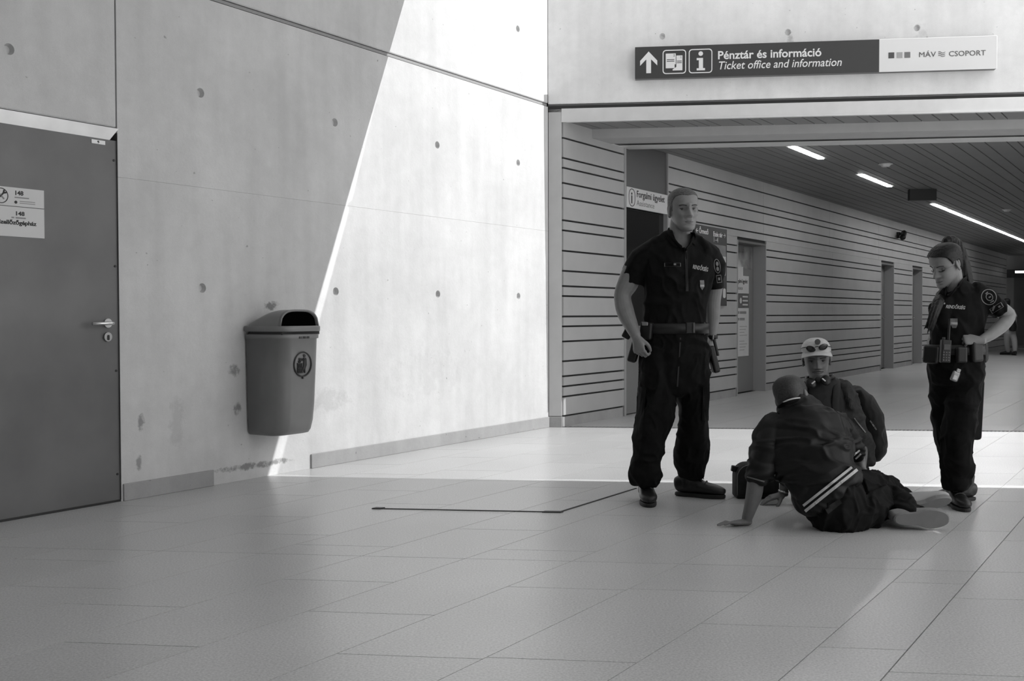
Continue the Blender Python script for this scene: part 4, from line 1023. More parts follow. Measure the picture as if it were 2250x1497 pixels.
    decal('cargo_pocket', st_, [[(1545, 850), (1558, 848), (1557, 925), (1543, 925)]], M_UNIT, tr, B, .012, Y)
    decal('cargo_pocket', st_, [[(1404, 850), (1420, 852), (1414, 915), (1399, 912)]], M_UNIT, tr, B, .012, Y)
    decal('fly_seam', st_, [[(1494, 742), (1497, 742), (1490, 850), (1487, 850)]], mat('seam_cloth', .02, .8), tr, B, .003, Y)
    bl_ = band('belt', B, at(1483, 722, Y), .186, .123, .058, M_GEAR, P, th=.010)
    boxo('buckle', B, locM(at(1517, 721, Y-.125), 4), .052, .014, .064, M_GEAR, bl_); boxo('buckle_bar', B, locM(at(1524, 721, Y-.134), 4), .012, .008, .056, mat('buckle_grey', .05, .35), bl_)
    boxo('belt_loop', B, locM(at(1547, 722, Y-.07), 50), .02, .012, .07, M_GEAR, bl_)
    # gear on the right hip: pouch and pistol holster
    boxo('belt_pouch', B, locM(at(1421, 727, Y-.07), -40, 6), .075, .045, .10, M_GEAR, P, .012); boxo('pouch_clip', B, locM(at(1417, 712, Y-.11), -30), .035, .012, .02, mat('clip_grey', .2, .4), P)
    ho = boxo('holster', B, locM(at(1396, 765, Y+.02), -12, 16), .055, .07, .17, M_GEAR, P, .014)
    boxo('pistol_grip', B, locM(at(1380, 731, Y+.02), -12, 28), .05, .035, .075, M_GEAR, ho, .010)
    boxo('baton_holder', B, locM(at(1567, 790, Y+.03), 12, -14), .04, .055, .16, M_GEAR, P, .012); boxo('baton_tip', B, locM(at(1573, 764, Y+.03), 12, -14), .014, .02, .10, M_GEAR, P, .004)
    wb_ = band('wristwatch', B, at(1564, 741, Y+.10), .030, .034, .022, M_GEAR, P, th=.005); boxo('watch_face', B, locM(at(1569, 743, Y+.07), 40), .034, .010, .034, mat('watch_glass', .12, .15), wb_)
    # boots
    shoe(B, shoeM(gz(at(1419, 1092, Y-.04)), (-.02, -1, 0)), P, M_BOOT, M_SOLE, 1.05, .17)
    shoe(B, shoeM(gz(at(1514, 1083, Y+.12)), (.92, -.40, 0)), P, M_BOOT, M_SOLE, 1.05, .19)
    return P
policeman()

# ------------------------------------------------------------------ policewoman
def policewoman():
    Y = 5.95; B = gz(at(2095, 1110, Y)); P = tag(empty('person', B), 'person with a long ponytail in dark police uniform, hand on hip, looking down', 'person')
    k = .97; HM = headM(2079, 581, Y, (-.86, -.40, -.42), -3)
    S = Sh(); head(S, HM, k, 1.0)
    it(S, [(2094, 592, Y+.02, 17, .045), (2096, 612, Y+.02, 18, .048), (2098, 630, Y+.01, 22, .048), (2102, 655, Y+.02, 34, .06), (2104, 700, Y+.01, 36, .075), (2104, 760, Y, 38, .08), (2105, 800, Y, 36, .08)])
    it(S, [(2142, 655, Y-.02, 16, .045), (2172, 667, Y-.03, 17, .043), (2202, 683, Y-.03, 18, .043), (2218, 694, Y-.03, 13, .038), (2204, 713, Y-.06, 15, .038), (2178, 735, Y-.10, 12.5, .032), (2156, 748, Y-.13, 9.5, .024)])
    it(S, [(2078, 660, Y+.08, 15, .045), (2066, 700, Y+.18, 13, .04), (2058, 728, Y+.20, 12, .036), (2047, 750, Y+.12, 9, .026)])
    hand(S, handM(at(2154, 748, Y-.135), (-.86, .10, .05), (-.05, -.75, .66)), False, ((70, 80, 50), (74, 84, 50), (76, 84, 50), (78, 84, 50)), 1, (30, 40, 30), k=.92, thumb_out=.55)
    hand(S, handM(at(2046, 752, Y+.11), (-.2, -.9, -.2), (-.5, -.3, .8)), True, ((50, 60, 40),)*4, 1, (20, 30, 30), k=.85)
    it(S, [(2082, 810, Y+.05, 18, .06), (2071, 940, Y+.11, 10, .04), (2095, 1070, Y+.14, 8, .03)])
    it(S, [(2120, 810, Y, 22, .07), (2106, 950, Y-.06, 12, .045), (2100, 1080, Y-.08, 9, .033)])
    skin(S, B, 'body', M_SKIN, P, .0025, 1)
    HH = mat('dark_brown_hair', .012, .5, spec=.22, var=.5, scale=90)
    def hl(p):
        y = p.y; t = [(-.12, -.09), (-.06, -.085), (-.035, -.04), (-.018, .022), (.012, .026), (.022, .002), (.034, .028), (.05, .056), (.07, .072), (.2, .080)]
        for (a, b), (c, d) in zip(t[:-1], t[1:]):
            if a <= y <= c: return p.z > b + (d-b)*(y-a)/(c-a)
        return False
    hr = hair_shell(B, HM, k, hl, .008, HH, P)
    eyes(B, HM, k, P, True, 1.0)
    for sx in (-1, 1):
        S = Sh(); tube(S, [(HM @ (Vector((sx*(.018+.026*t/5), .0855 - .010*(t/5)**2, -.008 - .003*math.sin(math.pi*t/5)))*k), .0016, .0022, UP) for t in range(6)], 6, 1); raw(S, B, 'eyelash', HH, P)
    # ponytail: bundle of locks from the crown over the back
    S = Sh(); rnd = random.Random(4)
    it(S, [(2078, 533, Y+.05, 9, .03), (2085, 528, Y+.06, 10, .035), (2096, 532, Y+.08, 12, .04), (2106, 551, Y+.09, 14, .045), (2112, 580, Y+.09, 17, .05), (2117, 608, Y+.08, 18, .045), (2124, 632, Y+.08, 15, .03), (2132, 652, Y+.08, 6, .015)])
    for q in range(9):
        o = rnd.uniform(-14, 14); e = rnd.uniform(-.03, .03)
        it(S, [(2090 + o*.3, 531, Y+.07+e, 4, .012), (2104 + o*.6, 555, Y+.08+e, 5, .012), (2113 + o*.9, 590, Y+.07+e, 5, .012), (2119 + o*.9, 618, Y+.06+e, 4, .010), (2127 + o*1.0, 640 + rnd.uniform(0, 10), Y+.05+e, 1.5, .004)], n=8)
    skin(S, B, 'ponytail', HH, P, .005, 2, .004, 40, (2, 2, .3), 3)
    S = Sh()
    for q in range(9):
        o = rnd.uniform(-7, 9); e = rnd.uniform(-.02, .02)
        it(S, [(2088 + o*.5, 616, Y+.09+e, 4, .012), (2072 + o*.8, 640, Y+.06+e, 5.5, .013), (2062 + o, 662, Y-.08+e, 6, .014), (2052 + o, 690, Y-.125+e, 4.5, .011), (2044 + o*1.1, 712, Y-.125+e, 3, .008), (2037 + o*1.2, 728 + rnd.uniform(-6, 6), Y-.12+e, 1.0, .004)], n=8)
    skin(S, B, 'front_lock', HH, P, .005, 2, .003, 40, (2, 2, .3), 6)
    # shirt
    S = Sh()
    it(S, [(2100, 628, Y+.01, 30, .065), (2104, 644, Y, 48, .085), (2108, 664, Y, 60, .105), (2106, 690, Y, 62, .125), (2104, 716, Y, 58, .115), (2104, 742, Y, 56, .11), (2104, 760, Y, 57, .112)], cap=.3)
    it(S, [(2082, 662, Y-.04, 20, .05), (2071, 688, Y-.05, 22, .06), (2075, 714, Y-.03, 21, .06)])
    it(S, [(2108, 664, Y-.04, 26, .05), (2108, 690, Y-.05, 26, .06), (2104, 716, Y-.03, 24, .06)])
    it(S, [(2135, 646, Y-.01, 26, .07), (2160, 654, Y-.02, 27, .07), (2180, 669, Y-.03, 25, .062), (2199, 683, Y-.03, 22.5, .056)], cap=.15)
    it(S, [(2080, 656, Y+.06, 20, .06), (2070, 690, Y+.14, 17, .055)], cap=.2)
    V = [(2066, 616), (2120, 610), (2106, 628), (2092, 640), (2078, 644)]
    sh = skin(S, B, 'shirt', M_UNI, P, .006, 3, .012, 13, (1, 1, .6), 9.0, cut=lambda x, y, p: p.y < Y-.02 and inpoly(x, y, V))
    S = Sh(); tube(S, [(at(*q), .006, .020, Vector((q[0]-2102, 0, 0.01)).normalized()) for q in ((2084, 650, Y-.09), (2096, 640, Y-.09), (2110, 624, Y-.05), (2122, 614, Y+.02), (2112, 612, Y+.08), (2090, 620, Y+.07), (2078, 636, Y-.02), (2080, 648, Y-.07))], 10, 3, .4); raw(S, B, 'collar', M_UNI, sh)
    sf = Surf(sh)
    dtext('RENDŐRSÉG', sf, 2078, 677, 2121, 680, 7, M_THREAD, sh, B, .3, fb=Y)
    decal('collar_button', sf, [oval(2075, 667, 2, 2, 0, 8)], M_THREAD, sh, B, .006, Y)
    decal('chest_badge', sf, [[(2088, 700), (2104, 700), (2104, 714), (2101, 721), (2093, 721), (2089, 714)]], M_THREADD, sh, B, .004, Y); decal('badge_band', sf, [quadp(2096.5, 711, 15, 5)], M_THREAD, sh, B, .006, Y)
    decal('sleeve_patch', sf, outline(oval(2173, 653, 17, 18, -35), 1.6) + outline(oval(2174, 653, 8, 9, -35, 12), 1.8) + [quadp(2175, 653, 5, 3, -30), quadp(2168, 644, 7, 2, -40), quadp(2180, 663, 9, 2, -30)], M_THREADD, sh, B, .004, Y)
    decal('rank_patch', sf, outline(quadp(2190, 677, 30, 12, -32), 1.6) + [quadp(2183, 678, 4, 12, 20), quadp(2196, 674, 5, 4, -30)], M_THREADD, sh, B, .004, Y)
    # trousers
    S = Sh()
    it(S, [(2104, 752, Y, 56, .112), (2104, 780, Y, 58, .12), (2104, 812, Y, 59, .125), (2103, 840, Y, 55, .12)], cap=.3)
    it(S, [(2074, 800, Y+.05, 32, .10), (2068, 860, Y+.07, 26, .09), (2068, 910, Y+.10, 22, .08), (2072, 960, Y+.12, 20, .075), (2085, 1005, Y+.13, 18, .07), (2094, 1038, Y+.14, 20, .07), (2096, 1060, Y+.14, 18, .06)], cap=.3)
    it(S, [(2122, 800, Y, 42, .115), (2117, 860, Y-.03, 38, .11), (2110, 920, Y-.05, 35, .10), (2102, 965, Y-.06, 30, .092), (2101, 1000, Y-.07, 29, .085), (2104, 1030, Y-.08, 33, .085), (2100, 1045, Y-.08, 27, .075), (2100, 1058, Y-.08, 29, .075), (2100, 1072, Y-.08, 23, .065)], cap=.3)
    tr = skin(S, B, 'trousers', M_UNIT, P, .0065, 3, .014, 13, (1, 1, .8), 15.0)
    pk = boxo('cargo_pocket', B, locM(at(2141, 900, Y-.02), 30, 4), .11, .05, .34, M_UNIT, tr, .02); boxo('pocket_flap', B, locM(at(2136, 872, Y-.09), 30, 8), .10, .03, .03, mat('flap_cloth', .018, .8), tr, .008)
    bl_ = band('belt', B, at(2104, 768, Y), .150, .122, .055, M_GEAR, P, th=.010)
    boxo('belt_pouch', B, locM(at(2047, 779, Y-.05), -35, 4), .085, .06, .10, M_GEAR, P, .015); boxo('belt_pouch', B, locM(at(2143, 772, Y-.12), 20, -4), .075, .055, .12, M_GEAR, P, .015); boxo('belt_pouch', B, locM(at(2160, 775, Y-.05), 60, -8), .07, .05, .11, M_GEAR, P, .015)
    boxo('belt_pouch', B, locM(at(2112, 780, Y-.14), 0, 0), .06, .04, .09, M_GEAR, P, .012)
    kf = boxo('badge_holder', B, locM(at(2099, 827, Y-.145), 0, 22), .042, .012, .058, mat('badge_steel', .30, .3, metal=.5), P, .010); boxo('badge_window', B, locM(at(2098, 830, Y-.153), 0, 22), .022, .006, .026, mat('badge_pale', .55, .4), kf, .004)
    boxo('badge_clip', B, locM(at(2106, 815, Y-.148), 0, 22), .022, .008, .022, mat('badge_steel', .3), kf, .003)
    shoe(B, shoeM(gz(at(2095, 1103, Y-.04)), (-.03, -1, 0)), P, M_BOOT, M_SOLE, .95, .16)
    shoe(B, shoeM(gz(at(2118, 1099, Y+.13)), (-.97, -.22, 0)), P, M_BOOT, M_SOLE, .92, .16)
    # radio carried on the belt front: a thing of its own
    rb = at(2077, 793, Y-.175); r_ = tag(empty('handheld_radio', rb), 'black handheld radio clipped to the front of the ponytailed police officer\'s belt', 'radio'); RM = locM(at(2077, 772, Y-.165), 0, 3)
    bd = boxo('radio_body', rb, RM, .052, .034, .125, M_GEAR, r_, .006); boxo('radio_screen', rb, RM @ Matrix.Translation((0, -.018, .022)), .034, .004, .030, mat('radio_screen', .06, .2), r_, .002)
    S = Sh(); tube(S, [(RM @ Vector((.014, 0, z)), .006, .006, Vector((1, 0, 0))) for z in (.05, .09, .14, .175)], 10, 2); raw(S, rb, 'antenna', M_GEAR, r_)
    boxo('radio_knob', rb, RM @ Matrix.Translation((-.012, 0, .068)), .014, .014, .016, M_GEAR, r_, .003)
    for i in range(3):
        for j in range(4): boxo('radio_key', rb, RM @ Matrix.Translation((-.014+.014*i, -.018, -.006-.014*j)), .009, .003, .007, mat('radio_key', .09, .4), r_, .001)
    return P
policewoman()
# ------------------------------------------------------------------ man in a striped-hem jacket sitting on the floor, back to the camera
def jacket_man():
    B = gz(at(1840, 1165, 5.3)); P = tag(empty('person', B), 'person in dark jacket with pale hem stripes sitting on the floor, leaning on one hand', 'person')
    k = 1.04; HM = headM(1741, 877, 5.44, (.60, .76, -.22), -20)
    S = Sh(); head(S, HM, k)
    it(S, [(1742, 872, 5.43, 26, .065), (1744, 890, 5.42, 27, .065), (1750, 905, 5.41, 38, .07), (1766, 945, 5.37, 76, .095), (1800, 1030, 5.30, 60, .09), (1826, 1085, 5.28, 40, .08), (1840, 1115, 5.28, 36, .08)])
    it(S, [(1708, 945, 5.38, 20, .05), (1686, 975, 5.35, 19, .046), (1672, 1020, 5.33, 18, .044), (1661, 1055, 5.33, 18, .045), (1657, 1085, 5.34, 18, .042), (1648, 1118, 5.36, 14, .034), (1641, 1140, 5.38, 11.5, .027)])
    it(S, [(1838, 930, 5.44, 22, .055), (1866, 965, 5.54, 19, .046), (1880, 995, 5.60, 15, .04), (1889, 1014, 5.62, 12, .032), (1893, 1030, 5.60, 9, .026)])
    hand(S, handM(at(1640, 1147, 5.38), (-.90, -.34, -.03), (.10, .18, 1)), False, ((-14, 22, 6), (-12, 20, 6), (-12, 20, 6), (-10, 18, 6)), 11, (0, 8, 6), k=.88)
    hand(S, handM(at(1894, 1032, 5.60), (.25, -.35, -.8), (.3, .6, .5)), True, ((20, 30, 20),)*4, 4, (5, 15, 10), k=.9)
    it(S, [(1860, 1122, 5.36, 26, .07), (1945, 1104, 5.58, 18, .05), (1985, 1132, 5.34, 12, .038), (2000, 1140, 5.30, 11, .034)])
    skin(S, B, 'body', mat('tanned_skin', .15, .5, spec=.35, var=.08, scale=30), P, .0025, 1)
    def hl(p):
        y = p.y; t = [(-.12, -.075), (-.07, -.062), (-.04, -.045), (-.02, .010), (.010, .012), (.016, -.005), (.03, .03), (.05, .060), (.2, .075)]
        for (a, b), (c, d) in zip(t[:-1], t[1:]):
            if a <= y <= c: return p.z > b + (d-b)*(y-a)/(c-a)
        return False
    hair_shell(B, HM, k, hl, .0028, mat('shaved_hair', .026, .6, var=.4, scale=150), P, jitter=.0006); eyes(B, HM, k, P, skin_m=mat('tanned_skin', .15), lips=.09)
    S = Sh()
    it(S, [(1739, 884, 5.425, 29, .078), (1745, 893, 5.42, 38, .082), (1752, 904, 5.41, 54, .09), (1760, 924, 5.39, 84, .105), (1768, 950, 5.37, 97, .122), (1782, 990, 5.34, 92, .13), (1800, 1030, 5.30, 84, .135), (1814, 1055, 5.28, 77, .135), (1832, 1082, 5.27, 73, .125)], cap=.25)
    it(S, [(1716, 936, 5.39, 28, .075), (1698, 950, 5.37, 28, .070), (1685, 975, 5.35, 26, .066), (1677, 1005, 5.34, 25, .062), (1669, 1034, 5.33, 25, .060), (1662, 1054, 5.33, 22, .056)], cap=.15)
    it(S, [(1828, 925, 5.42, 28, .075), (1852, 945, 5.48, 26, .07), (1870, 975, 5.54, 22, .06), (1881, 998, 5.60, 17, .05)], cap=.15)
    jk = skin(S, B, 'jacket', mat('satin_jacket_cloth', .0075, .5, spec=.22, var=.25, scale=25), P, .006, 2, .025, 9.5, (.7, 1, 1.7), 21, fsharp=1.15)
    sf = Surf(jk); pale = mat('pale_stripe', .50, .7)
    def stripe(a, b, w, n=12, sag=0):
        out = []; L = math.hypot(b[0]-a[0], b[1]-a[1]); nx, ny = -(b[1]-a[1])/L*w/2, (b[0]-a[0])/L*w/2
        for i in range(n):
            t0, t1 = i/n, (i+1)/n; s0, s1 = sag*math.sin(math.pi*t0), sag*math.sin(math.pi*t1)
            p = (a[0]+(b[0]-a[0])*t0 + nx/w*2*s0, a[1]+(b[1]-a[1])*t0 + ny/w*2*s0); q = (a[0]+(b[0]-a[0])*t1 + nx/w*2*s1, a[1]+(b[1]-a[1])*t1 + ny/w*2*s1)
            out.append([(p[0]+nx, p[1]+ny), (q[0]+nx, q[1]+ny), (q[0]-nx, q[1]-ny), (p[0]-nx, p[1]-ny)])
        return out
    decal('hem_stripe', sf, stripe((1765, 1112), (1872, 1027), 5.5), pale, jk, B, .010, 5.2)
    decal('hem_stripe', sf, stripe((1769, 1124), (1884, 1032), 6.5), pale, jk, B, .010, 5.2)
    decal('cuff_stripe', sf, stripe((1641, 1048), (1680, 1059), 3.0, 6), mat('dull_stripe', .12, .7), jk, B, .005, 5.3)
    decal('cuff_stripe', sf, stripe((1876, 1001), (1889, 990), 3.5, 4), pale, jk, B, .004, 5.55); decal('cuff_stripe', sf, stripe((1880, 1009), (1892, 998), 3.5, 4), pale, jk, B, .004, 5.55)
    S = Sh(); tube(S, [(at(*q), .005, .012, Vector((0, 1, .2))) for q in ((1713, 896, 5.40), (1722, 888, 5.35), (1736, 882, 5.335), (1752, 879, 5.345), (1766, 880, 5.38))], 10, 3, .4); cl = raw(S, B, 'collar', M_UNI, jk)
    S = Sh(); tube(S, [(at(q[0], q[1]-4, q[2]-.006), .0035, .004, Vector((0, 1, .2))) for q in ((1713, 896, 5.40), (1722, 888, 5.35), (1736, 882, 5.335), (1752, 879, 5.345), (1764, 879, 5.38))], 8, 3, .4); raw(S, B, 'collar_stripe', pale, cl)
    # trousers and legs folded to the side
    S = Sh()
    it(S, [(1826, 1072, 5.29, 66, .115), (1836, 1098, 5.29, 70, .13), (1846, 1122, 5.30, 66, .14), (1852, 1140, 5.31, 58, .13)], cap=.4)
    it(S, [(1806, 1128, 5.30, 38, .10), (1850, 1132, 5.28, 40, .10), (1890, 1126, 5.32, 42, .105), (1925, 1112, 5.44, 42, .09), (1952, 1102, 5.56, 36, .075)], cap=.6)
    it(S, [(1958, 1098, 5.56, 33, .075), (1972, 1108, 5.46, 31, .07), (1988, 1124, 5.36, 27, .062), (2003, 1138, 5.30, 22, .05)], cap=.4)
    it(S, [(1880, 1080, 5.42, 42, .09), (1925, 1075, 5.58, 34, .08), (1962, 1085, 5.72, 26, .065), (1998, 1112, 5.56, 19, .05), (2020, 1122, 5.46, 16, .04)], cap=.5)
    tr = skin(S, B, 'trousers', mat('black_denim', .006, .8, spec=.15, var=.3, scale=30), P, .0065, 3, .022, 14, (1.2, 1, .9), 31)
    s2 = Surf(tr); decal('back_pocket', s2, [[(1812, 1118), (1844, 1096), (1850, 1106), (1820, 1130)]], mat('denim_pocket', .011, .8), tr, B, .004, 5.2)
    SU = mat('trainer_fabric', .20, .7); SS = mat('trainer_sole', .17, .6, var=.08, scale=20)
    shoe(B, shoeM(Vector((at(1999, 1148, 5.235).x, 5.235, .056)), (1, .02, .02), (.05, 1, .10)), P, SU, SS, .95, 0, 'trainer', .03, False, 1.12)
    shoe(B, shoeM(Vector((at(2022, 1122, 5.46).x, 5.46, .075)), (.97, -.12, .12), (-.12, .80, .55)), P, mat('trainer_pale', .36, .7), SS, .82, 0, 'trainer', .03, False, 1.0)
    return P
jacket_man()

# ------------------------------------------------------------------ man in a cap sitting on the floor
def cap_man():
    Y = 6.10; B = gz(at(1850, 1100, Y)); P = tag(empty('person', B), 'person in pale cap and grey denim jacket sitting on the floor facing the camera', 'person')
    k = .98; HM = headM(1794, 790, Y, (-.22, -1, -.10), 3)
    S = Sh(); head(S, HM, k)
    it(S, [(1797, 808, Y+.03, 21, .055), (1800, 830, Y+.03, 22, .055), (1800, 845, Y+.03, 34, .06), (1803, 870, Y+.03, 56, .085), (1815, 940, Y+.04, 52, .09), (1840, 1040, Y+.06, 50, .10)])
    it(S, [(1755, 868, Y+.02, 18, .05), (1742, 920, Y-.03, 18, .048), (1735, 985, Y-.10, 16, .044), (1727, 1035, Y-.11, 13, .038), (1722, 1078, Y-.11, 9.5, .027)])
    it(S, [(1850, 868, Y+.02, 18, .05), (1872, 920, Y, 18, .048), (1890, 975, Y-.03, 16, .044), (1890, 1030, Y-.12, 12, .034)])
    hand(S, handM(at(1721, 1086, Y-.115), (-.93, -.20, -.22), (.1, -.1, 1)), True, ((10, 15, 10), (12, 18, 10), (12, 18, 12), (14, 20, 12)), 5, (5, 12, 10), k=.86)
    it(S, [(1850, 1060, Y+.02, 26, .08), (1790, 1062, Y-.22, 22, .065), (1760, 1080, Y-.10, 14, .045)])
    it(S, [(1860, 1060, Y+.02, 26, .08), (1880, 1068, Y-.24, 22, .065), (1830, 1085, Y-.22, 14, .045)])
    skin(S, B, 'body', mat('tanned_skin', .15), P, .0025, 1)
    eyes(B, HM, k, P, skin_m=mat('tanned_skin', .15), lips=.09)
    S = Sh(); tube(S, [(HM @ (Vector((x, .0955 - 1.2*abs(x)**1.4*8*.12, -.0575 - .004*(abs(x)/.03)))*k), .0022, .0032, UP) for x in (-.030, -.015, 0, .015, .030)], 8, 2); raw(S, B, 'moustache', mat('facial_hair', .02, .8), P)
    S = Sh(); ellipsoid(S, HM @ Matrix.Translation(Vector((0, .093, -.104))*k), .020, .010, .016, 14, 8); raw(S, B, 'goatee', mat('facial_hair', .02), P)
    def hl(p): return p.y < .005 and p.z > -.055 and p.z < .06
    hair_shell(B, HM, k, lambda p: p.y < .012 and p.z < .06 and p.z > (-.05 if p.y < -.03 else -.02), .004, mat('short_dark_hair', .03, .8), P)
    S = Sh()
    for sx in (-1, 1): ellipsoid(S, HM @ Matrix.Translation(Vector((sx*.074, -.008, -.038))*k), .005, .005, .011, 10, 8)
    raw(S, B, 'earring', mat('earring_dark', .06, .4, metal=.6), P) if False else None
    # cap with brim
    CAPM = mat('pale_cap_cloth', .50, .8, spec=.2, var=.06, scale=30, bump=.1, bscale=300)
    ca = hair_shell(B, HM, k, lambda p: p.z > .044 - .10*max(0, -p.y-.02), .0105, CAPM, P, 'cap', -.002, .0006)
    bm = bmesh.new(); G = {}
    for s_ in (0, 1):
        for j in range(7):
            for i in range(21):
                a = R(-72 + 144*i/20); t = j/6; x = .084*math.sin(a)*(1+.10*t); y0 = -.004 + .104*math.cos(a); y = y0 + (.060*t)*math.cos(a)**.6
                z = .054 - .012*t - .024*abs(math.sin(a))**2.2*(.5+.5*t) + .006*math.cos(a) - .0035*s_
                G[s_, j, i] = bm.verts.new(HM @ (Vector((x, y, z))*k) - B)
        for j in range(6):
            for i in range(20): bm.faces.new([G[s_, j, i], G[s_, j, i+1], G[s_, j+1, i+1], G[s_, j+1, i]])
    for i in range(20): bm.faces.new([G[0, 6, i], G[0, 6, i+1], G[1, 6, i+1], G[1, 6, i]])
    bmesh.ops.recalc_face_normals(bm, faces=bm.faces); link('brim', bm_mesh(bm, 'brim', True), CAPM, ca)
    bm = bmesh.new(); bmesh.ops.create_cone(bm, cap_ends=True, segments=20, radius1=.016, radius2=.016, depth=.006); bm.transform(Matrix.Translation(-B) @ HM @ Matrix.Translation(Vector((-.006, .080, .113))*k) @ Matrix.Rotation(R(-62), 4, 'X')); link('cap_badge', bm_mesh(bm, 'cap_badge'), mat('cap_badge_grey', .06, .6), ca)
    # sunglasses resting on the cap
    gb = HM @ (Vector((0, .10, .06))*k); g_ = tag(empty('sunglasses', gb), 'dark sunglasses pushed up on the front of the pale cap', 'sunglasses')
    for sx in (-1, 1):
        S = Sh(); ellipsoid(S, HM @ Matrix.Translation(Vector((sx*.035, .099, .080 - .004*sx))*k) @ Matrix.Rotation(R(-22), 4, 'X') @ Matrix.Rotation(R(sx*-22), 4, 'Z'), .0285, .007, .0205, 20, 10); raw(S, gb, 'lens', mat('dark_lens', .008, .08, spec=.7), g_)
        tube_mesh('temple_arm', [HM @ (Vector(p)*k) - gb for p in ((sx*.056, .090, .086), (sx*.078, .06, .080), (sx*.088, .0, .066))], .0025, M_GEAR, g_, 6)
    tube_mesh('bridge', [HM @ (Vector(p)*k) - gb for p in ((-.012, .106, .087), (0, .109, .090), (.012, .106, .086))], .0025, M_GEAR, g_, 6)
    # tee and denim jacket
    S = Sh(); it(S, [(1800, 838, Y+.03, 38, .065), (1802, 852, Y+.025, 50, .09), (1806, 880, Y+.02, 55, .108), (1812, 930, Y+.03, 55, .112), (1835, 1030, Y+.05, 52, .11)], cap=.3); skin(S, B, 't_shirt', mat('dark_tee', .014, .85), P, .007, 3, .006, 12, (1, 1, 1), 41)
    S = Sh()
    it(S, [(1802, 842, Y+.05, 46, .06), (1806, 858, Y+.05, 62, .09), (1810, 890, Y+.05, 64, .108), (1822, 940, Y+.06, 66, .115), (1840, 990, Y+.07, 66, .12), (1852, 1035, Y+.07, 62, .125)], cap=.3)
    it(S, [(1762, 862, Y+.02, 24, .07), (1746, 900, Y-.02, 24, .065), (1738, 950, Y-.08, 22, .06), (1732, 1010, Y-.11, 17, .05), (1726, 1062, Y-.11, 13, .042)], cap=.15)
    it(S, [(1843, 852, Y+.03, 24, .07), (1858, 876, Y+.02, 27, .072), (1870, 915, Y, 26, .068), (1883, 955, Y-.02, 24, .064), (1896, 992, Y-.02, 21, .058), (1904, 1020, Y-.03, 15, .045)], cap=.3)
    Vj = [(1776, 840), (1835, 838), (1822, 900), (1800, 1000), (1760, 1000), (1770, 900)]
    jk = skin(S, B, 'denim_jacket', mat('grey_denim', .045, .85, spec=.15, var=.2, scale=40, bump=.2, bscale=300), P, .0065, 3, .020, 12, (1, 1, 1), 51, cut=lambda x, y, p: p.y < Y-.01 and inpoly(x, y, Vj) and p.z > .35)
    sf = Surf(jk); decal('sleeve_print', sf, [[(1864, 862), (1876, 872), (1872, 900), (1862, 892)]], mat('dark_denim_print', .03, .85), jk, B, .004, Y)
    S = Sh()
    it(S, [(1845, 1030, Y+.06, 60, .13), (1850, 1055, Y+.05, 62, .15), (1850, 1078, Y+.05, 58, .14)], cap=.4)
    it(S, [(1840, 1060, Y, 36, .10), (1800, 1058, Y-.14, 34, .085), (1772, 1062, Y-.20, 30, .08), (1765, 1075, Y-.14, 24, .065), (1790, 1086, Y-.06, 20, .05)], cap=.5)
    it(S, [(1862, 1060, Y, 36, .10), (1878, 1062, Y-.14, 34, .085), (1876, 1068, Y-.22, 30, .075), (1850, 1082, Y-.22, 22, .055), (1825, 1090, Y-.20, 18, .048)], cap=.5)
    skin(S, B, 'trousers', mat('dark_trouser', .016, .85), P, .0075, 3, .012, 12, (1, 1, 1), 61)
    sm = mat('dark_trainer', .05, .6)
    shoe(B, shoeM(Vector((at(1800, 1090, Y-.04).x, Y-.04, .005)), (-.5, .6, 0)), P, sm, M_SOLE, .9, 0, 'trainer', .028, False); shoe(B, shoeM(Vector((at(1815, 1095, Y-.2).x, Y-.22, .005)), (-.9, .1, 0)), P, sm, M_SOLE, .9, 0, 'trainer', .028, False)
    band('bracelet', B, at(1721, 1080, Y-.112), .026, .029, .012, mat('bracelet_steel', .6, .2, metal=.9), P, Matrix.Rotation(R(8), 3, 'Y'), th=.004)
    # headphones around the neck
    hb = at(1800, 845, Y-.05); h_ = tag(empty('headphones', hb), 'black over-ear headphones worn around the neck of the person in the cap', 'headphones')
    tube_mesh('headband', [at(*q) - hb for q in ((1781, 838, Y-.08), (1770, 836, Y-.02), (1772, 830, Y+.06), (1800, 824, Y+.12), (1830, 826, Y+.06), (1832, 830, Y-.02), (1820, 832, Y-.08))], .010, M_GEAR, h_, 10)
    for q, s_ in (((1782, 842, Y-.095), -1), ((1815, 836, Y-.095), 1)):
        S = Sh(); ellipsoid(S, Matrix.Translation(at(*q)) @ Matrix.Rotation(R(-30), 4, 'X') @ Matrix.Rotation(R(25*s_), 4, 'Y'), .029, .017, .033, 18, 10); c_ = raw(S, hb, 'ear_cup', M_GEAR, h_)
        boxo('silver_trim', hb, locM(at(q[0]-5*s_, q[1]-1, q[2]-.022), 0, 40*s_), .026, .005, .008, mat('silver_trim', .5, .3, metal=.8), c_, .002)
    # backpack on the back
    bb = at(1912, 1010, Y+.12); k_ = tag(empty('backpack', bb), 'black backpack worn on the back of the person in the pale cap', 'backpack')
    S = Sh(); it(S, [(1880, 858, Y+.15, 16, .10), (1890, 880, Y+.15, 26, .13), (1904, 915, Y+.14, 32, .15), (1912, 955, Y+.13, 33, .155), (1914, 985, Y+.13, 30, .15), (1912, 1004, Y+.13, 20, .12)], cap=.5)
    bk = skin(S, bb, 'pack_body', mat('backpack_cloth', .010, .75, var=.3, scale=30), k_, .007, 3, .012, 12, (1, 1, 1), 71)
    sb = Surf(bk, jk)
    for q in range(6): decal('webbing_loop', sb, [quadp(1879+4.2*q, 922+5.2*q, 2.4, 7, -35)], mat('webbing_pale', .22, .7), k_, bb, .006, Y)
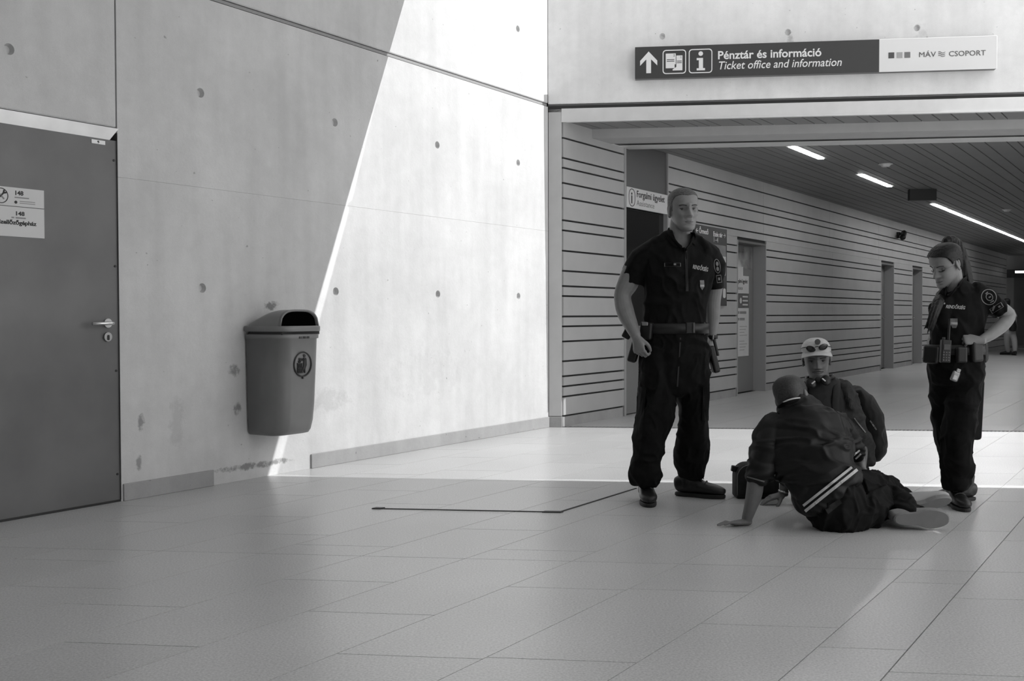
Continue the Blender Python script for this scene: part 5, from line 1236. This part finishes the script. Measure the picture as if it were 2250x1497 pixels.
    for q in range(3): decal('reflective_loop', sb, [quadp(1914+5*q, 928+7*q, 3, 7, -35)], mat('webbing_pale', .22), k_, bb, .006, Y)
    S = Sh(); pts = ((1832, 832, Y+.06), (1838, 838, Y+.0), (1838, 860, Y-.075), (1836, 900, Y-.085), (1846, 950, Y-.06))
    tube(S, [(at(*q), .022, .006, Vector((1, 0, 0))) for q in pts], 10, 3, .3); raw(S, bb, 'shoulder_strap', mat('backpack_cloth', .01), k_)
    return P
cap_man()

# ------------------------------------------------------------------ bag on the floor beside them
def floor_bag():
    Y = 6.22; B = Vector((at(1660, 1100, Y).x, Y, 0)); g_ = tag(empty('shoulder_bag', B), 'small dark rounded bag standing on the floor beside the bare forearm', 'bag')
    cl = mat('bag_cloth', .018, .8, spec=.2, var=.3, scale=30)
    s = Y/F_PX; w, h = 94*s, 76*s
    def sec(z, t): return None
    bm = bmesh.new(); bm_box(bm, -w/2, w/2, -.07, .07, 0, h)
    top = [e for e in bm.edges if min(v.co.z for v in e.verts) > h-.001 and abs(e.verts[0].co.x-e.verts[1].co.x) < .001]
    bmesh.ops.bevel(bm, geom=top, offset=.075, segments=8, profile=.5, affect='EDGES')
    bmesh.ops.bevel(bm, geom=[e for e in bm.edges if e.calc_face_angle(0) > .6], offset=.014, segments=3, profile=.5, affect='EDGES')
    bd = link('bag_body', bm_mesh(bm, 'bag_body', True), cl, g_)
    tube_mesh('piping', [(-w/2+.006, -.064, .02 + (h-.10)*q/4) for q in range(5)] + [(-w/2+.006+.069*(1-math.cos(R(a_))), -.064, h-.076+.070*math.sin(R(a_))) for a_ in (15, 35, 55, 75, 90)] + [(-w/2+.11+.03*q, -.064, h-.006) for q in range(3)], .004, mat('bag_piping', .14, .6), bd, 8)
    boxo('strap_tab', B, Matrix.Translation(B + Vector((-w/2+.004, 0, h-.035))) @ Matrix.Rotation(R(10), 4, 'Y'), .045, .03, .035, M_GEAR, g_, .006)
    boxo('front_pocket', B, Matrix.Translation(B + Vector((.02, -.073, h*.42))), w*.6, .02, h*.5, cl, bd, .008)
floor_bag()

# ------------------------------------------------------------------ distant passer-by
def passer_by():
    Y = 27.6; B = gz(at(2218, 778, Y)); B.z = 0; P = tag(empty('person', B), 'distant person in pale trousers with a dark shoulder bag walking in the passage', 'person')
    S = Sh(); HM = headM(2212, 667, Y, (.3, 1, 0)); head(S, HM, 1.0)
    it(S, [(2213, 672, Y, 4.5, .05), (2214, 680, Y, 5, .06), (2216, 700, Y, 11, .08), (2220, 725, Y, 9, .08)]); it(S, [(2226, 684, Y, 4, .05), (2230, 697, Y, 3.6, .045), (2231, 708, Y, 3, .04)])
    it(S, [(2208, 684, Y, 4, .05), (2206, 700, Y, 3.4, .045), (2206, 712, Y, 2.8, .035)])
    hand(S, handM(at(2231, 709, Y), (0, 0, -1), (1, 0, 0)), True, ((20, 20, 20),)*4); hand(S, handM(at(2206, 713, Y), (0, 0, -1), (-1, 0, 0)), False, ((20, 20, 20),)*4)
    skin(S, B, 'body', M_SKIN, P, .006, 1); hair_shell(B, HM, 1.0, lambda p: p.y < .03 and p.z > -.08 or p.z > .06, .015, mat('dark_brown_hair', .022), P)
    S = Sh(); it(S, [(2214, 678, Y, 7, .07), (2216, 688, Y, 14, .10), (2218, 705, Y, 12, .11), (2220, 722, Y, 11, .11)]); it(S, [(2224, 683, Y, 5, .065), (2230, 696, Y, 5, .06)])
    skin(S, B, 'top', mat('pale_top', .45, .8), P, .012, 2)
    S = Sh(); it(S, [(2219, 718, Y, 11, .12), (2218, 732, Y, 11.5, .12)]); it(S, [(2213, 730, Y, 6.5, .09), (2212, 750, Y+.1, 5.5, .075), (2215, 771, Y+.25, 4.5, .06)]); it(S, [(2224, 730, Y, 6.5, .09), (2229, 750, Y-.1, 5.5, .075), (2230, 770, Y-.1, 4.5, .06)])
    skin(S, B, 'trousers', mat('pale_trousers', .40, .8), P, .012, 2)
    shoe(B, shoeM(gz(at(2215, 775, Y+.25)), (-.8, .6, 0)), P, M_BOOT, M_SOLE, 1, 0, 'shoe', .02, False); shoe(B, shoeM(gz(at(2230, 775, Y-.1)), (.1, 1, 0)), P, M_BOOT, M_SOLE, 1, 0, 'shoe', .02, False)
    bb = at(2224, 728, Y-.2); g_ = tag(empty('handbag', bb), 'dark shoulder bag at the hip of the distant walking person', 'bag')
    S = Sh(); it(S, [(2224, 704, Y-.18, 6, .07), (2226, 716, Y-.18, 9, .09), (2226, 726, Y-.18, 8, .08)], cap=.4); skin(S, bb, 'bag_body', M_GEAR, g_, .012, 2)
    tube_mesh('strap', [at(*q) - bb for q in ((2222, 706, Y-.2), (2216, 690, Y-.14), (2210, 680, Y-.04))], .012, M_GEAR, g_, 6)
passer_by()
